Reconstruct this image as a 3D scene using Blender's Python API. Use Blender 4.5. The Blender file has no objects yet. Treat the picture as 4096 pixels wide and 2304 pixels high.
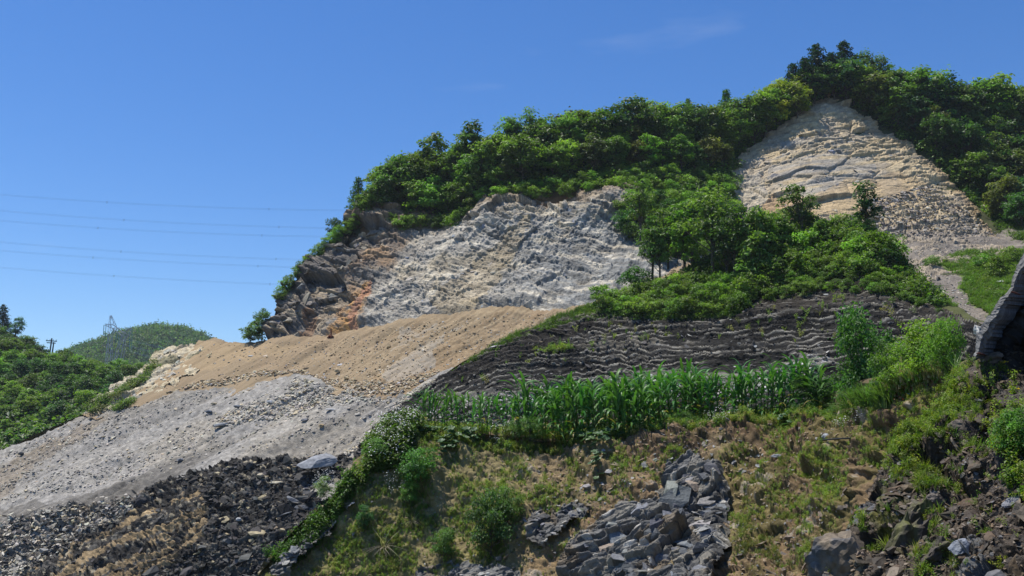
import bpy, bmesh, math, random, time
import numpy as np
from mathutils import Vector, Matrix, Euler, Quaternion
T0 = time.time()
random.seed(7); rng = np.random.default_rng(7)
SC = bpy.context.scene
COL = SC.collection
R = math.radians

# ------------------------------------------------------------------ camera, light, exposure
F = 983.6                                   # focal length in pixels of a 1024 wide frame
PITCH = math.atan(164.0 / F)                # horizon sits 164 px under the middle
cam = bpy.data.cameras.new('camera'); camo = bpy.data.objects.new('camera', cam); COL.objects.link(camo)
cam.sensor_width = 36; cam.lens = 36 * F / 1024; cam.clip_start = .2; cam.clip_end = 9000
camo.rotation_euler = (math.pi / 2 + PITCH, 0, 0); SC.camera = camo

SUN_EL, SUN_AZ = R(71), R(-62)              # azimuth from +Y (away from camera) towards +X
world = bpy.data.worlds.new('World'); SC.world = world; world.use_nodes = True
wn = world.node_tree; wn.nodes.clear()
sky = wn.nodes.new('ShaderNodeTexSky'); sky.sky_type = 'NISHITA'; sky.sun_disc = False
sky.sun_elevation = SUN_EL; sky.sun_rotation = SUN_AZ
sky.altitude = 300; sky.air_density = 1.0; sky.dust_density = .15; sky.ozone_density = 5.0
bg = wn.nodes.new('ShaderNodeBackground'); bg.inputs[1].default_value = .116
wo = wn.nodes.new('ShaderNodeOutputWorld')
tc = wn.nodes.new('ShaderNodeTexCoord'); mp = wn.nodes.new('ShaderNodeMapping')
mp.inputs['Scale'].default_value = (1.2, 1.2, 5.0); mp.inputs['Rotation'].default_value = (0, .35, 0)
cn = wn.nodes.new('ShaderNodeTexNoise'); cn.inputs['Scale'].default_value = 2.6; cn.inputs['Detail'].default_value = 8
cr = wn.nodes.new('ShaderNodeValToRGB'); cr.color_ramp.elements[0].position = .60; cr.color_ramp.elements[1].position = .95
cr.color_ramp.elements[1].color = (.35, .35, .35, 1)
mx = wn.nodes.new('ShaderNodeMixRGB'); mx.inputs[2].default_value = (5.5, 6.0, 6.6, 1)
wn.links.new(tc.outputs['Generated'], mp.inputs[0]); wn.links.new(mp.outputs[0], cn.inputs['Vector'])
wn.links.new(cn.outputs[0], cr.inputs[0]); wn.links.new(cr.outputs[0], mx.inputs[0])
hs = wn.nodes.new('ShaderNodeHueSaturation'); hs.inputs['Saturation'].default_value = 1.24; hs.inputs['Hue'].default_value = .508
wn.links.new(sky.outputs[0], hs.inputs['Color']); wn.links.new(hs.outputs[0], mx.inputs[1]); wn.links.new(mx.outputs[0], bg.inputs[0]); wn.links.new(bg.outputs[0], wo.inputs[0])
sl = bpy.data.lights.new('sun', 'SUN'); sl.energy = 4.6; sl.angle = R(.53); sl.color = (1, .96, .88)
so = bpy.data.objects.new('sun', sl); COL.objects.link(so)
sdir = Vector((math.sin(SUN_AZ) * math.cos(SUN_EL), math.cos(SUN_AZ) * math.cos(SUN_EL), math.sin(SUN_EL)))
so.rotation_euler = sdir.to_track_quat('Z', 'Y').to_euler(); so.location = (0, 0, 60)
SC.view_settings.view_transform = 'Standard'; SC.view_settings.look = 'None'
SC.view_settings.exposure = .30; SC.view_settings.gamma = 1; SC.view_settings.use_curve_mapping = False
HAZE = .00012
SC.cycles.max_bounces = 6; SC.cycles.diffuse_bounces = 3; SC.cycles.transmission_bounces = 3
SC.cycles.transparent_max_bounces = 6; SC.cycles.volume_bounces = 0

# ------------------------------------------------------------------ maths helpers
sp, cp = math.sin(PITCH), math.cos(PITCH)
def at(u, v, r):
    u = np.asarray(u, float); v = np.asarray(v, float); r = np.asarray(r, float)
    xc = (u - 512) / F; yc = (288 - v) / F
    y = cp - sp * yc; z = sp + cp * yc
    return np.stack([xc / y * r, r + 0 * u, z / y * r], -1)

def hsh(ix, iy, iz, seed):
    h = (ix.astype(np.uint32) * np.uint32(374761393) + iy.astype(np.uint32) * np.uint32(668265263)
         + iz.astype(np.uint32) * np.uint32(2147483647) + np.uint32((seed * 974634777 + 12345) & 0xffffffff))
    h = (h ^ (h >> np.uint32(13))) * np.uint32(1274126177)
    h = (h ^ (h >> np.uint32(16))) * np.uint32(2246822519)
    h = h ^ (h >> np.uint32(15))
    return (h & np.uint32(0xffffff)).astype(np.float32) / np.float32(0xffffff)

def noise(P, scale, seed=0, octv=4, rough=.5):
    """value noise about -1..1; scale = metres per feature (number or 3-vector)"""
    out = 0; amp = 1; tot = 0
    Q = (P / np.asarray(scale, float)).astype(np.float64)
    for o in range(octv):
        I = np.floor(Q).astype(np.int64); f = (Q - I).astype(np.float32); f = f * f * f * (f * (f * 6 - 15) + 10)
        fx, fy, fz = f[..., 0], f[..., 1], f[..., 2]
        v = 0
        for dx in (0, 1):
            wx = fx if dx else 1 - fx
            for dy in (0, 1):
                wy = fy if dy else 1 - fy
                for dz in (0, 1):
                    wz = fz if dz else 1 - fz
                    v = v + wx * wy * wz * hsh(I[..., 0] + dx, I[..., 1] + dy, I[..., 2] + dz, seed + o * 17)
        out = out + amp * (v * 2 - 1); tot += amp; amp *= rough; Q = Q * 2.03 + 7.1
    return out / tot * 1.6

def worley(P, scale, seed=0):
    """F1, F2, random of nearest cell, tilt term (facets)"""
    Q = P / np.asarray(scale, float)
    I = np.floor(Q).astype(np.int64)
    F1 = np.full(Q.shape[:-1], 9., np.float32); F2 = F1.copy(); rid = F1 * 0; til = F1 * 0
    for dx in (-1, 0, 1):
        for dy in (-1, 0, 1):
            for dz in (-1, 0, 1):
                a, b, c = I[..., 0] + dx, I[..., 1] + dy, I[..., 2] + dz
                h1, h2, h3 = hsh(a, b, c, seed), hsh(a, b, c, seed + 5), hsh(a, b, c, seed + 9)
                vx = (Q[..., 0] - a - h1).astype(np.float32); vy = (Q[..., 1] - b - h2).astype(np.float32); vz = (Q[..., 2] - c - h3).astype(np.float32)
                d = np.sqrt(vx * vx + vy * vy + vz * vz)
                near = d < F1
                F2 = np.where(near, F1, np.minimum(F2, d)); F1 = np.where(near, d, F1)
                h4 = hsh(a, b, c, seed + 13)
                rid = np.where(near, h4, rid)
                g1 = np.modf(h4 * 7.3)[0] - .5; g2 = np.modf(h4 * 13.7)[0] - .5; g3 = np.modf(h4 * 29.1)[0] - .5
                til = np.where(near, g1 * vx + g2 * vy + g3 * vz, til)
    return F1, F2, rid, til

def rot_xyz(a, b, c):
    return np.array(Euler((R(a), R(b), R(c))).to_matrix())

def blocks(P, basis, scale, seed, step=1., tilt=1.2, crack=.3):
    F1, F2, rid, til = worley(P @ basis.T, scale, seed)
    ck = np.clip((F2 - F1) / .10, 0, 1)
    return step * (rid - .5) + tilt * til - crack * (1 - ck), rid

def inpoly(U, V, poly):
    ins = np.zeros(U.shape, bool); n = len(poly); j = n - 1
    for i in range(n):
        xi, yi = poly[i]; xj, yj = poly[j]
        if yi != yj:
            c = ((yi > V) != (yj > V)) & (U < (xj - xi) * (V - yi) / (yj - yi) + xi)
            ins ^= c
        j = i
    return ins

def uvn(U, V, s, seed, octv=3):
    return noise(np.stack([U, V, 0 * U + .37], -1), s, seed, octv)

def mask(U, V, poly, amp=4, s=12, seed=3):
    return inpoly(U + amp * uvn(U, V, s, seed), V + amp * .6 * uvn(U, V, s, seed + 1), poly)

def softmask(U, V, poly, amp=6, s=10, seed=3, k=5):
    return sum(mask(U, V, poly, amp * (.4 + .35 * i), s * (.6 + .25 * i), seed + 31 * i).astype(float) for i in range(k)) / k

def tps(pts, lam=1e-3):
    p = np.array(pts, float); X = p[:, :2] / 100.; y = np.log(p[:, 2]); n = len(p)
    d = np.linalg.norm(X[:, None] - X[None], axis=2)
    K = np.where(d > 0, d * d * np.log(d + 1e-12), 0) + lam * np.eye(n)
    A = np.zeros((n + 3, n + 3)); A[:n, :n] = K; A[:n, n] = 1; A[:n, n + 1:] = X; A[n, :n] = 1; A[n + 1:, :n] = X.T
    w = np.linalg.solve(A, np.concatenate([y, np.zeros(3)]))
    def f(U, V):
        U = np.asarray(U, float) / 100.; V = np.asarray(V, float) / 100.
        o = w[n] + w[n + 1] * U + w[n + 2] * V
        for i in range(n):
            dd = (U - X[i, 0]) ** 2 + (V - X[i, 1]) ** 2
            o = o + w[i] * .5 * dd * np.log(dd + 1e-12)
        return np.exp(o)
    return f

def ss(a, b, x):
    t = np.clip((x - a) / (b - a), 0, 1); return t * t * (3 - 2 * t)

def mixc(c, m, d):
    m = np.asarray(m, float)[..., None]; return c * (1 - m) + np.asarray(d, float) * m

# ------------------------------------------------------------------ materials
def nodes(m):
    m.use_nodes = True; nt = m.node_tree; nt.nodes.clear()
    return nt, nt.nodes.new, nt.links.new

def mat_ground(name, rough=.9, fine=6., var=.35, bump=.5, bs=None, spec=.25, fine2=None):
    """colour comes from the mesh attribute Col, times noise; plus bump"""
    m = bpy.data.materials.new(name); nt, N, L = nodes(m)
    out = N('ShaderNodeOutputMaterial'); b = N('ShaderNodeBsdfPrincipled')
    at_ = N('ShaderNodeAttribute'); at_.attribute_name = 'Col'
    g = N('ShaderNodeNewGeometry')
    n1 = N('ShaderNodeTexNoise'); n1.inputs['Scale'].default_value = fine; n1.inputs['Detail'].default_value = 6; n1.inputs['Roughness'].default_value = .7
    L(g.outputs['Position'], n1.inputs['Vector'])
    mr = N('ShaderNodeMapRange'); mr.inputs[1].default_value = .25; mr.inputs[2].default_value = .75
    mr.inputs[3].default_value = 1 - var; mr.inputs[4].default_value = 1 + var
    L(n1.outputs[0], mr.inputs[0])
    mu = N('ShaderNodeMixRGB'); mu.blend_type = 'MULTIPLY'; mu.inputs[0].default_value = 1
    L(at_.outputs[0], mu.inputs[1]); L(mr.outputs[0], mu.inputs[2]); L(mu.outputs[0], b.inputs['Base Color'])
    b.inputs['Roughness'].default_value = rough; b.inputs['Specular IOR Level'].default_value = spec
    n2 = N('ShaderNodeTexNoise'); n2.inputs['Scale'].default_value = bs or fine * 1.7; n2.inputs['Detail'].default_value = 5
    L(g.outputs['Position'], n2.inputs['Vector'])
    bp = N('ShaderNodeBump'); bp.inputs['Strength'].default_value = bump; bp.inputs['Distance'].default_value = 1.0 / (bs or fine * 1.7)
    L(n2.outputs[0], bp.inputs['Height']); L(bp.outputs[0], b.inputs['Normal'])
    L(b.outputs[0], out.inputs[0]); return m

def mat_tint(name, src, rough=.8, fine=3., var=.3, spec=.3, metal=0):
    """colour from 'obj' (object colour), 'inst' (instancer attribute) or an rgb tuple"""
    m = bpy.data.materials.new(name); nt, N, L = nodes(m)
    out = N('ShaderNodeOutputMaterial'); b = N('ShaderNodeBsdfPrincipled')
    if src == 'obj': s = N('ShaderNodeObjectInfo').outputs['Color']
    elif src == 'inst':
        a = N('ShaderNodeAttribute'); a.attribute_type = 'INSTANCER'; a.attribute_name = 'tint'; s = a.outputs[0]
    else:
        a = N('ShaderNodeRGB'); a.outputs[0].default_value = (*src, 1); s = a.outputs[0]
    g = N('ShaderNodeNewGeometry')
    n1 = N('ShaderNodeTexNoise'); n1.inputs['Scale'].default_value = fine; n1.inputs['Detail'].default_value = 6
    L(g.outputs['Position'], n1.inputs['Vector'])
    mr = N('ShaderNodeMapRange'); mr.inputs[1].default_value = .3; mr.inputs[2].default_value = .7
    mr.inputs[3].default_value = 1 - var; mr.inputs[4].default_value = 1 + var
    L(n1.outputs[0], mr.inputs[0])
    mu = N('ShaderNodeMixRGB'); mu.blend_type = 'MULTIPLY'; mu.inputs[0].default_value = 1
    L(s, mu.inputs[1]); L(mr.outputs[0], mu.inputs[2]); L(mu.outputs[0], b.inputs['Base Color'])
    b.inputs['Roughness'].default_value = rough; b.inputs['Specular IOR Level'].default_value = spec; b.inputs['Metallic'].default_value = metal
    bp = N('ShaderNodeBump'); bp.inputs['Strength'].default_value = .35; bp.inputs['Distance'].default_value = .08
    L(n1.outputs[0], bp.inputs['Height']); L(bp.outputs[0], b.inputs['Normal'])
    L(b.outputs[0], out.inputs[0]); return m

def mat_two(name, c1, c2, scale, lo=.45, hi=.6, rough=.75, stretch=(1, 1, 1)):
    """bare stone with moss or stain in noise shaped patches"""
    m = bpy.data.materials.new(name); nt, N, L = nodes(m); out = N('ShaderNodeOutputMaterial'); b = N('ShaderNodeBsdfPrincipled')
    g = N('ShaderNodeNewGeometry'); mp_ = N('ShaderNodeMapping'); mp_.inputs['Scale'].default_value = stretch; L(g.outputs['Position'], mp_.inputs[0])
    n1 = N('ShaderNodeTexNoise'); n1.inputs['Scale'].default_value = scale; n1.inputs['Detail'].default_value = 7; L(mp_.outputs[0], n1.inputs['Vector'])
    n2 = N('ShaderNodeTexNoise'); n2.inputs['Scale'].default_value = scale * 9; n2.inputs['Detail'].default_value = 6; L(g.outputs['Position'], n2.inputs['Vector'])
    r = N('ShaderNodeMapRange'); r.inputs[1].default_value = lo; r.inputs[2].default_value = hi; L(n1.outputs[0], r.inputs[0])
    x = N('ShaderNodeMixRGB'); x.inputs[1].default_value = (*c1, 1); x.inputs[2].default_value = (*c2, 1); L(r.outputs[0], x.inputs[0])
    r2 = N('ShaderNodeMapRange'); r2.inputs[1].default_value = .3; r2.inputs[2].default_value = .7; r2.inputs[3].default_value = .55; r2.inputs[4].default_value = 1.4; L(n2.outputs[0], r2.inputs[0])
    y = N('ShaderNodeMixRGB'); y.blend_type = 'MULTIPLY'; y.inputs[0].default_value = 1; L(x.outputs[0], y.inputs[1]); L(r2.outputs[0], y.inputs[2]); L(y.outputs[0], b.inputs['Base Color'])
    b.inputs['Roughness'].default_value = rough; bp = N('ShaderNodeBump'); bp.inputs['Strength'].default_value = .6; bp.inputs['Distance'].default_value = .03; L(n2.outputs[0], bp.inputs['Height']); L(bp.outputs[0], b.inputs['Normal']); L(b.outputs[0], out.inputs[0]); return m

def mat_leaf(name, src, rough=.5, spec=.35, trans=.42):
    """leaf colour = tint (object colour or instancer) times the per-leaf Col"""
    m = bpy.data.materials.new(name); nt, N, L = nodes(m)
    out = N('ShaderNodeOutputMaterial'); b = N('ShaderNodeBsdfPrincipled'); t = N('ShaderNodeBsdfTranslucent'); mxs = N('ShaderNodeMixShader')
    if src == 'obj': s = N('ShaderNodeObjectInfo').outputs['Color']
    else:
        a = N('ShaderNodeAttribute'); a.attribute_type = 'INSTANCER'; a.attribute_name = 'tint'; s = a.outputs[0]
    c = N('ShaderNodeAttribute'); c.attribute_name = 'Col'
    mu = N('ShaderNodeMixRGB'); mu.blend_type = 'MULTIPLY'; mu.inputs[0].default_value = 1
    L(s, mu.inputs[1]); L(c.outputs[0], mu.inputs[2]); L(mu.outputs[0], b.inputs['Base Color'])
    y = N('ShaderNodeMixRGB'); y.blend_type = 'MULTIPLY'; y.inputs[0].default_value = 1; y.inputs[2].default_value = (1.2, 1.5, .55, 1)
    L(mu.outputs[0], y.inputs[1]); L(y.outputs[0], t.inputs[0])
    b.inputs['Roughness'].default_value = rough; b.inputs['Specular IOR Level'].default_value = spec
    mxs.inputs[0].default_value = trans
    L(b.outputs[0], mxs.inputs[1]); L(t.outputs[0], mxs.inputs[2]); L(mxs.outputs[0], out.inputs[0]); return m

M = dict(mossy=mat_two('mossy_stone', (.055, .042, .029), (.095, .098, .016), 1.6, .52, .66, stretch=(1.6, 1.6, .6)), twotone=mat_two('stained_stone', (.075, .082, .095), (.15, .115, .075), 1.3, .47, .53),
    cliff=mat_ground('cliff_rock', .85, 2.2, .38, .6), tan=mat_ground('tan_dirt', .95, 5., .22, .5), scree=mat_ground('grey_scree', .95, 4., .30, .8, 7),
    soil=mat_ground('soil', .95, 7., .35, .8), black=mat_ground('black_shale', .88, 3., .45, .6, spec=.12), near=mat_ground('near_soil', .9, 22., .4, .7),
    near2=mat_ground('bank_rock', .7, 9., .35, .6, spec=.35),
    stone=mat_tint('stone', 'obj', .85, spec=.15), stone_i=mat_tint('loose_stone', 'inst', .85, spec=.15),
    stone_n=mat_tint('near_stone', 'obj', .7, 14.), stone_ni=mat_tint('near_loose_stone', 'inst', .7, 14.),
    bark=mat_tint('bark', 'obj', .9, 5.), bark_i=mat_tint('stems', (.10, .08, .05), .9, 5.),
    leaf=mat_leaf('leaf', 'obj'), leaf_i=mat_leaf('leaf_stuff', 'inst'), corn=mat_leaf('corn_leaf', 'obj', .45, .28, .3),
    petal=mat_tint('white_petals', (.75, .74, .70), .7), petal_o=mat_tint('petal', 'obj', .6),
    concrete=mat_tint('concrete', (.17, .165, .155), .9, 14., .5), rust=mat_tint('rusty_steel', (.16, .06, .035), .8, 30),
    steel=mat_tint('galvanised_steel', (.34, .36, .38), .5, 1., .1, metal=.4), wire=mat_tint('aluminium_wire', (.30, .36, .45), .6, 1., .1),
    glass=mat_tint('green_insulator', (.10, .28, .24), .3, 2., .2), black_pipe=mat_tint('black_pipe', (.02, .02, .02), .5), wood=mat_tint('pole_wood', (.14, .12, .10), .9))

# ------------------------------------------------------------------ object helpers
def tag(o, label=None, cat=None, group=None, kind=None):
    if label: o['label'] = label
    if cat: o['category'] = cat
    if group: o['group'] = group
    if kind: o['kind'] = kind
    return o

def mesh_np(name, V, faces, col=None, mat=None, smooth=False):
    """faces: (n,3) or (n,4) array"""
    me = bpy.data.meshes.new(name); V = np.asarray(V, np.float32).reshape(-1, 3); faces = np.asarray(faces, np.int32)
    k = faces.shape[1]; n = len(faces)
    me.vertices.add(len(V)); me.vertices.foreach_set('co', V.ravel())
    me.loops.add(n * k); me.loops.foreach_set('vertex_index', faces.ravel())
    me.polygons.add(n); me.polygons.foreach_set('loop_start', np.arange(0, n * k, k, dtype=np.int32))
    me.polygons.foreach_set('loop_total', np.full(n, k, np.int32))
    if smooth: me.polygons.foreach_set('use_smooth', np.ones(n, bool))
    me.update(calc_edges=True)
    if col is not None:
        a = me.color_attributes.new('Col', 'FLOAT_COLOR', 'POINT')
        c = np.ones((len(V), 4), np.float32); c[:, :3] = np.asarray(col, np.float32).reshape(-1, 3); a.data.foreach_set('color', c.ravel())
    if mat: me.materials.append(mat)
    return me

def link(name, me, parent=None, color=None):
    o = bpy.data.objects.new(name, me); COL.objects.link(o)
    if parent: o.parent = parent
    if color is not None: o.color = (*color[:3], 1)
    return o

def empty(name, loc=(0, 0, 0), rot=(0, 0, 0), scale=1):
    o = bpy.data.objects.new(name, None); COL.objects.link(o); o.location = loc; o.rotation_euler = rot
    o.scale = (scale,) * 3 if not hasattr(scale, '__len__') else scale
    o.empty_display_size = .1
    return o

class Surf:
    def __init__(s, U, V, P, ok=None):
        s.u0, s.v0 = U[0, 0], V[0, 0]; s.du = U[0, 1] - U[0, 0]; s.dv = V[1, 0] - V[0, 0]; s.P = P; s.ok = ok
    def idx(s, u, v):
        i = np.clip(np.round((np.asarray(v) - s.v0) / s.dv).astype(int), 1, s.P.shape[0] - 2)
        j = np.clip(np.round((np.asarray(u) - s.u0) / s.du).astype(int), 1, s.P.shape[1] - 2)
        return i, j
    def p(s, u, v):
        i, j = s.idx(u, v); return s.P[i, j]
    def n(s, u, v, k=4):
        i, j = s.idx(u, v); i = np.clip(i, k, s.P.shape[0] - 1 - k); j = np.clip(j, k, s.P.shape[1] - 1 - k)
        a = s.P[i, j + k] - s.P[i, j - k]; b = s.P[i - k, j] - s.P[i + k, j]
        n = np.cross(a, b); return n / (np.linalg.norm(n, axis=-1, keepdims=True) + 1e-9)

def normals(P):
    a = np.gradient(P, axis=1); b = -np.gradient(P, axis=0)
    n = np.cross(a, b); n /= np.linalg.norm(n, axis=-1, keepdims=True) + 1e-9
    return n

def region(name, poly, D, step, disp, color, mat, wob=2.5, ws=9, kind='structure', soff=0., seed=1):
    q = np.array(poly); u0, v0 = q.min(0) - 4; u1, v1 = q.max(0) + 4
    U, V = np.meshgrid(np.arange(u0, u1, step), np.arange(v0, v1, step))
    r = D(U, V) + (soff(U, V) if callable(soff) else soff)
    P = at(U, V, r); Nn = normals(P)
    h, aux = disp(P, U, V)
    P2 = P + Nn * h[..., None]
    C = color(P, U, V, h, aux) * np.array([1.06, 1.0, .88])
    ok = inpoly(U + wob * uvn(U, V, ws, seed + 40), V + wob * uvn(U, V, ws, seed + 41), poly)
    n0, n1 = U.shape; idx = np.arange(n0 * n1).reshape(n0, n1)
    f = ok[:-1, :-1] & ok[1:, :-1] & ok[:-1, 1:] & ok[1:, 1:]
    quads = np.stack([idx[1:, :-1][f], idx[1:, 1:][f], idx[:-1, 1:][f], idx[:-1, :-1][f]], -1)
    used = np.zeros(n0 * n1, bool); used[quads.ravel()] = True
    rm = np.cumsum(used) - 1
    me = mesh_np(name, P2.reshape(-1, 3)[used], rm[quads], np.clip(C, 0, 1).reshape(-1, 3)[used], mat)
    o = link(name, me); tag(o, kind=kind)
    s = Surf(U, V, P2); s.obj = o; print(name, len(quads), round(time.time() - T0, 1))
    return s

def scatter(name, pts, rot, scl, tint, protos, idx=None, label=None, kind='stuff'):
    """one stuff object: instances of protos on points"""
    n = len(pts)
    me = bpy.data.meshes.new(name); me.vertices.add(n); me.vertices.foreach_set('co', np.asarray(pts, np.float32).ravel())
    a = me.attributes.new('rot', 'FLOAT_VECTOR', 'POINT'); a.data.foreach_set('vector', np.asarray(rot, np.float32).ravel())
    scl = np.asarray(scl, np.float32)
    if scl.ndim == 1: scl = np.repeat(scl[:, None], 3, 1)
    a = me.attributes.new('scl', 'FLOAT_VECTOR', 'POINT'); a.data.foreach_set('vector', scl.ravel())
    c = np.ones((n, 4), np.float32); c[:, :3] = np.clip(tint, 0, 1)
    a = me.attributes.new('tint', 'FLOAT_COLOR', 'POINT'); a.data.foreach_set('color', c.ravel())
    a = me.attributes.new('pick', 'INT', 'POINT')
    a.data.foreach_set('value', (idx if idx is not None else rng.integers(0, len(protos), n)).astype(np.int32))
    o = link(name, me); tag(o, kind=kind, label=label)
    pc = bpy.data.collections.new(name + '_sources')
    for k, p in enumerate(protos):
        po = bpy.data.objects.new('%s_source_%02d' % (name, k), p); pc.objects.link(po)
    ng = bpy.data.node_groups.new(name + '_nodes', 'GeometryNodeTree')
    ng.interface.new_socket('Geometry', in_out='INPUT', socket_type='NodeSocketGeometry')
    ng.interface.new_socket('Geometry', in_out='OUTPUT', socket_type='NodeSocketGeometry')
    N = ng.nodes.new; L = ng.links.new
    gi = N('NodeGroupInput'); go = N('NodeGroupOutput'); ci = N('GeometryNodeCollectionInfo')
    ci.inputs['Collection'].default_value = pc; ci.inputs['Separate Children'].default_value = True; ci.inputs['Reset Children'].default_value = True
    ip = N('GeometryNodeInstanceOnPoints'); ip.inputs['Pick Instance'].default_value = True
    def na(nm, ty):
        x = N('GeometryNodeInputNamedAttribute'); x.data_type = ty; x.inputs['Name'].default_value = nm; return x.outputs['Attribute']
    L(gi.outputs[0], ip.inputs['Points']); L(ci.outputs[0], ip.inputs['Instance'])
    L(na('pick', 'INT'), ip.inputs['Instance Index'])
    e2r = N('FunctionNodeEulerToRotation'); L(na('rot', 'FLOAT_VECTOR'), e2r.inputs[0]); L(e2r.outputs[0], ip.inputs['Rotation'])
    L(na('scl', 'FLOAT_VECTOR'), ip.inputs['Scale']); L(ip.outputs[0], go.inputs[0])
    md = o.modifiers.new('instances', 'NODES'); md.node_group = ng
    return o

def sample_poly(poly, n, dens=None):
    q = np.array(poly); lo, hi = q.min(0), q.max(0); out = []; tot = 0
    for _ in range(60):
        p = rng.uniform(lo, hi, (max(n, 200) * 2, 2)); k = inpoly(p[:, 0], p[:, 1], poly)
        if dens is not None: k &= rng.random(len(p)) < dens(p[:, 0], p[:, 1])
        out.append(p[k]); tot += k.sum()
        if tot >= n: break
    return np.concatenate(out)[:n]

def vary(c, n, a=.2, hue=.06):
    c = np.array(c, float)
    if c.ndim == 1: c = np.repeat(c[None], n, 0)
    return c * (1 + rng.uniform(-a, a, (n, 1))) * (1 + rng.uniform(-hue, hue, (n, 3)))

def pick(cols, n, w=None):
    return np.array(cols)[rng.choice(len(cols), n, p=w)]

def up_rot(n):
    return np.stack([rng.uniform(-.15, .15, n), rng.uniform(-.15, .15, n), rng.uniform(0, 6.28, n)], -1)

# ------------------------------------------------------------------ small model makers
class MB:
    def __init__(s): s.v = []; s.f = []; s.c = []
    def add(s, v, f, c=(1, 1, 1)):
        b = sum(len(x) for x in s.v); v = np.asarray(v, float); s.v.append(v)
        s.f += [[i + b for i in q] for q in f]
        c = np.asarray(c, float); s.c.append(np.repeat(c[None], len(v), 0) if c.ndim == 1 else c)
    def tube(s, pts, rad, n=6, c=(1, 1, 1), cap=True):
        pts = [Vector(p) for p in pts]; V = []; Fq = []
        if not hasattr(rad, '__len__'): rad = [rad] * len(pts)
        for i, p in enumerate(pts):
            d = (pts[min(i + 1, len(pts) - 1)] - pts[max(i - 1, 0)]).normalized()
            a = d.orthogonal().normalized(); b = d.cross(a)
            for k in range(n):
                t = 2 * math.pi * k / n; V.append(p + (a * math.cos(t) + b * math.sin(t)) * rad[i])
        for i in range(len(pts) - 1):
            for k in range(n):
                Fq.append([i * n + k, i * n + (k + 1) % n, (i + 1) * n + (k + 1) % n, (i + 1) * n + k])
        if cap: Fq += [list(range(n))[::-1], [(len(pts) - 1) * n + k for k in range(n)]]
        s.add(V, Fq, c)
    def box(s, cx, cy, cz, sx, sy, sz, c=(1, 1, 1), m=None):
        V = [Vector((x * sx / 2, y * sy / 2, z * sz / 2)) for x in (-1, 1) for y in (-1, 1) for z in (-1, 1)]
        if m is not None: V = [m @ v for v in V]
        V = [v + Vector((cx, cy, cz)) for v in V]
        s.add(V, [[0, 1, 3, 2], [4, 6, 7, 5], [0, 4, 5, 1], [2, 3, 7, 6], [0, 2, 6, 4], [1, 5, 7, 3]], c)
    def mesh(s, name, mat, smooth=False):
        me = bpy.data.meshes.new(name); V = np.concatenate(s.v)
        me.from_pydata(V.tolist(), [], s.f); me.materials.append(mat)
        a = me.color_attributes.new('Col', 'FLOAT_COLOR', 'POINT'); c = np.ones((len(V), 4), np.float32); c[:, :3] = np.concatenate(s.c)
        a.data.foreach_set('color', c.ravel())
        if smooth: me.polygons.foreach_set('use_smooth', np.ones(len(me.polygons), bool))
        return me

def leaves_mesh(name, pos, nrm, size, mat, shade=None, aspect=.5, droop=.3, rnd=None):
    """folded diamond leaves at pos, facing nrm; 2 triangles each"""
    rnd = rnd or rng; n = len(pos)
    nrm = nrm / (np.linalg.norm(nrm, axis=1, keepdims=True) + 1e-9)
    t = rnd.normal(size=(n, 3)); t -= nrm * (t * nrm).sum(1, keepdims=True); t /= np.linalg.norm(t, axis=1, keepdims=True) + 1e-9
    b = np.cross(nrm, t); size = np.broadcast_to(size, (n,))[:, None]
    L_, W = size, size * aspect
    v0 = pos - t * L_ * .5; v2 = pos + t * L_ * .5 - nrm * L_ * droop * .5
    v1 = pos + b * W * .5 + nrm * W * .22; v3 = pos - b * W * .5 + nrm * W * .22
    V = np.stack([v0, v1, v2, v3], 1).reshape(-1, 3)
    i = np.arange(n) * 4; Fc = np.concatenate([np.stack([i, i + 1, i + 2], 1), np.stack([i, i + 2, i + 3], 1)])
    if shade is None: shade = rnd.uniform(.7, 1.3, n)
    c = shade[:, None] * np.array([1, 1, 1]) * (1 + rnd.uniform(-.12, .12, (n, 3)) * [1, .5, 1])
    return mesh_np(name, V, Fc, np.repeat(c, 4, 0), mat)

def make_rock(seed, flat=.6, long=1.3, n=16, mat=None, jag=.25):
    rr = random.Random(seed); bm = bmesh.new()
    for _ in range(n):
        v = Vector((rr.gauss(0, 1), rr.gauss(0, 1), rr.gauss(0, 1))).normalized()
        # push towards a box so that faces are planar like broken stone
        m = max(abs(v.x), abs(v.y), abs(v.z)); v = v * (1 - jag) + (v / m) * jag * 1.2
        v *= rr.uniform(.82, 1.05)
        bm.verts.new((v.x * .5 * long, v.y * .5, v.z * .5 * flat))
    r = bmesh.ops.convex_hull(bm, input=bm.verts)
    bmesh.ops.delete(bm, geom=[g for g in r['geom_interior'] if isinstance(g, bmesh.types.BMVert)], context='VERTS')
    bmesh.ops.dissolve_limit(bm, angle_limit=R(12), verts=bm.verts, edges=bm.edges)
    me = bpy.data.meshes.new('stone'); bm.to_mesh(me); bm.free()
    if mat: me.materials.append(mat)
    return me

def rock_set(mat, n=7, flat=(.3, .75), s0=0):
    return [make_rock(s0 + k, flat=flat[0] + (flat[1] - flat[0]) * k / (n - 1), long=1.1 + .5 * ((k * 7) % 5) / 5, mat=mat, n=13 + k % 4, jag=.3) for k in range(n)]
ROCKS, ROCKS_I = rock_set(M['stone']), rock_set(M['stone_i'])
SLABS, SLABS_I = rock_set(M['stone'], 6, (.14, .32), 50), rock_set(M['stone_i'], 6, (.14, .32), 50)
NROCK, NSLAB = rock_set(M['stone_n'], 7, (.3, .7), 20), rock_set(M['stone_n'], 6, (.13, .3), 70)
NSLAB_I = rock_set(M['stone_ni'], 6, (.14, .4), 70)

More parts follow.
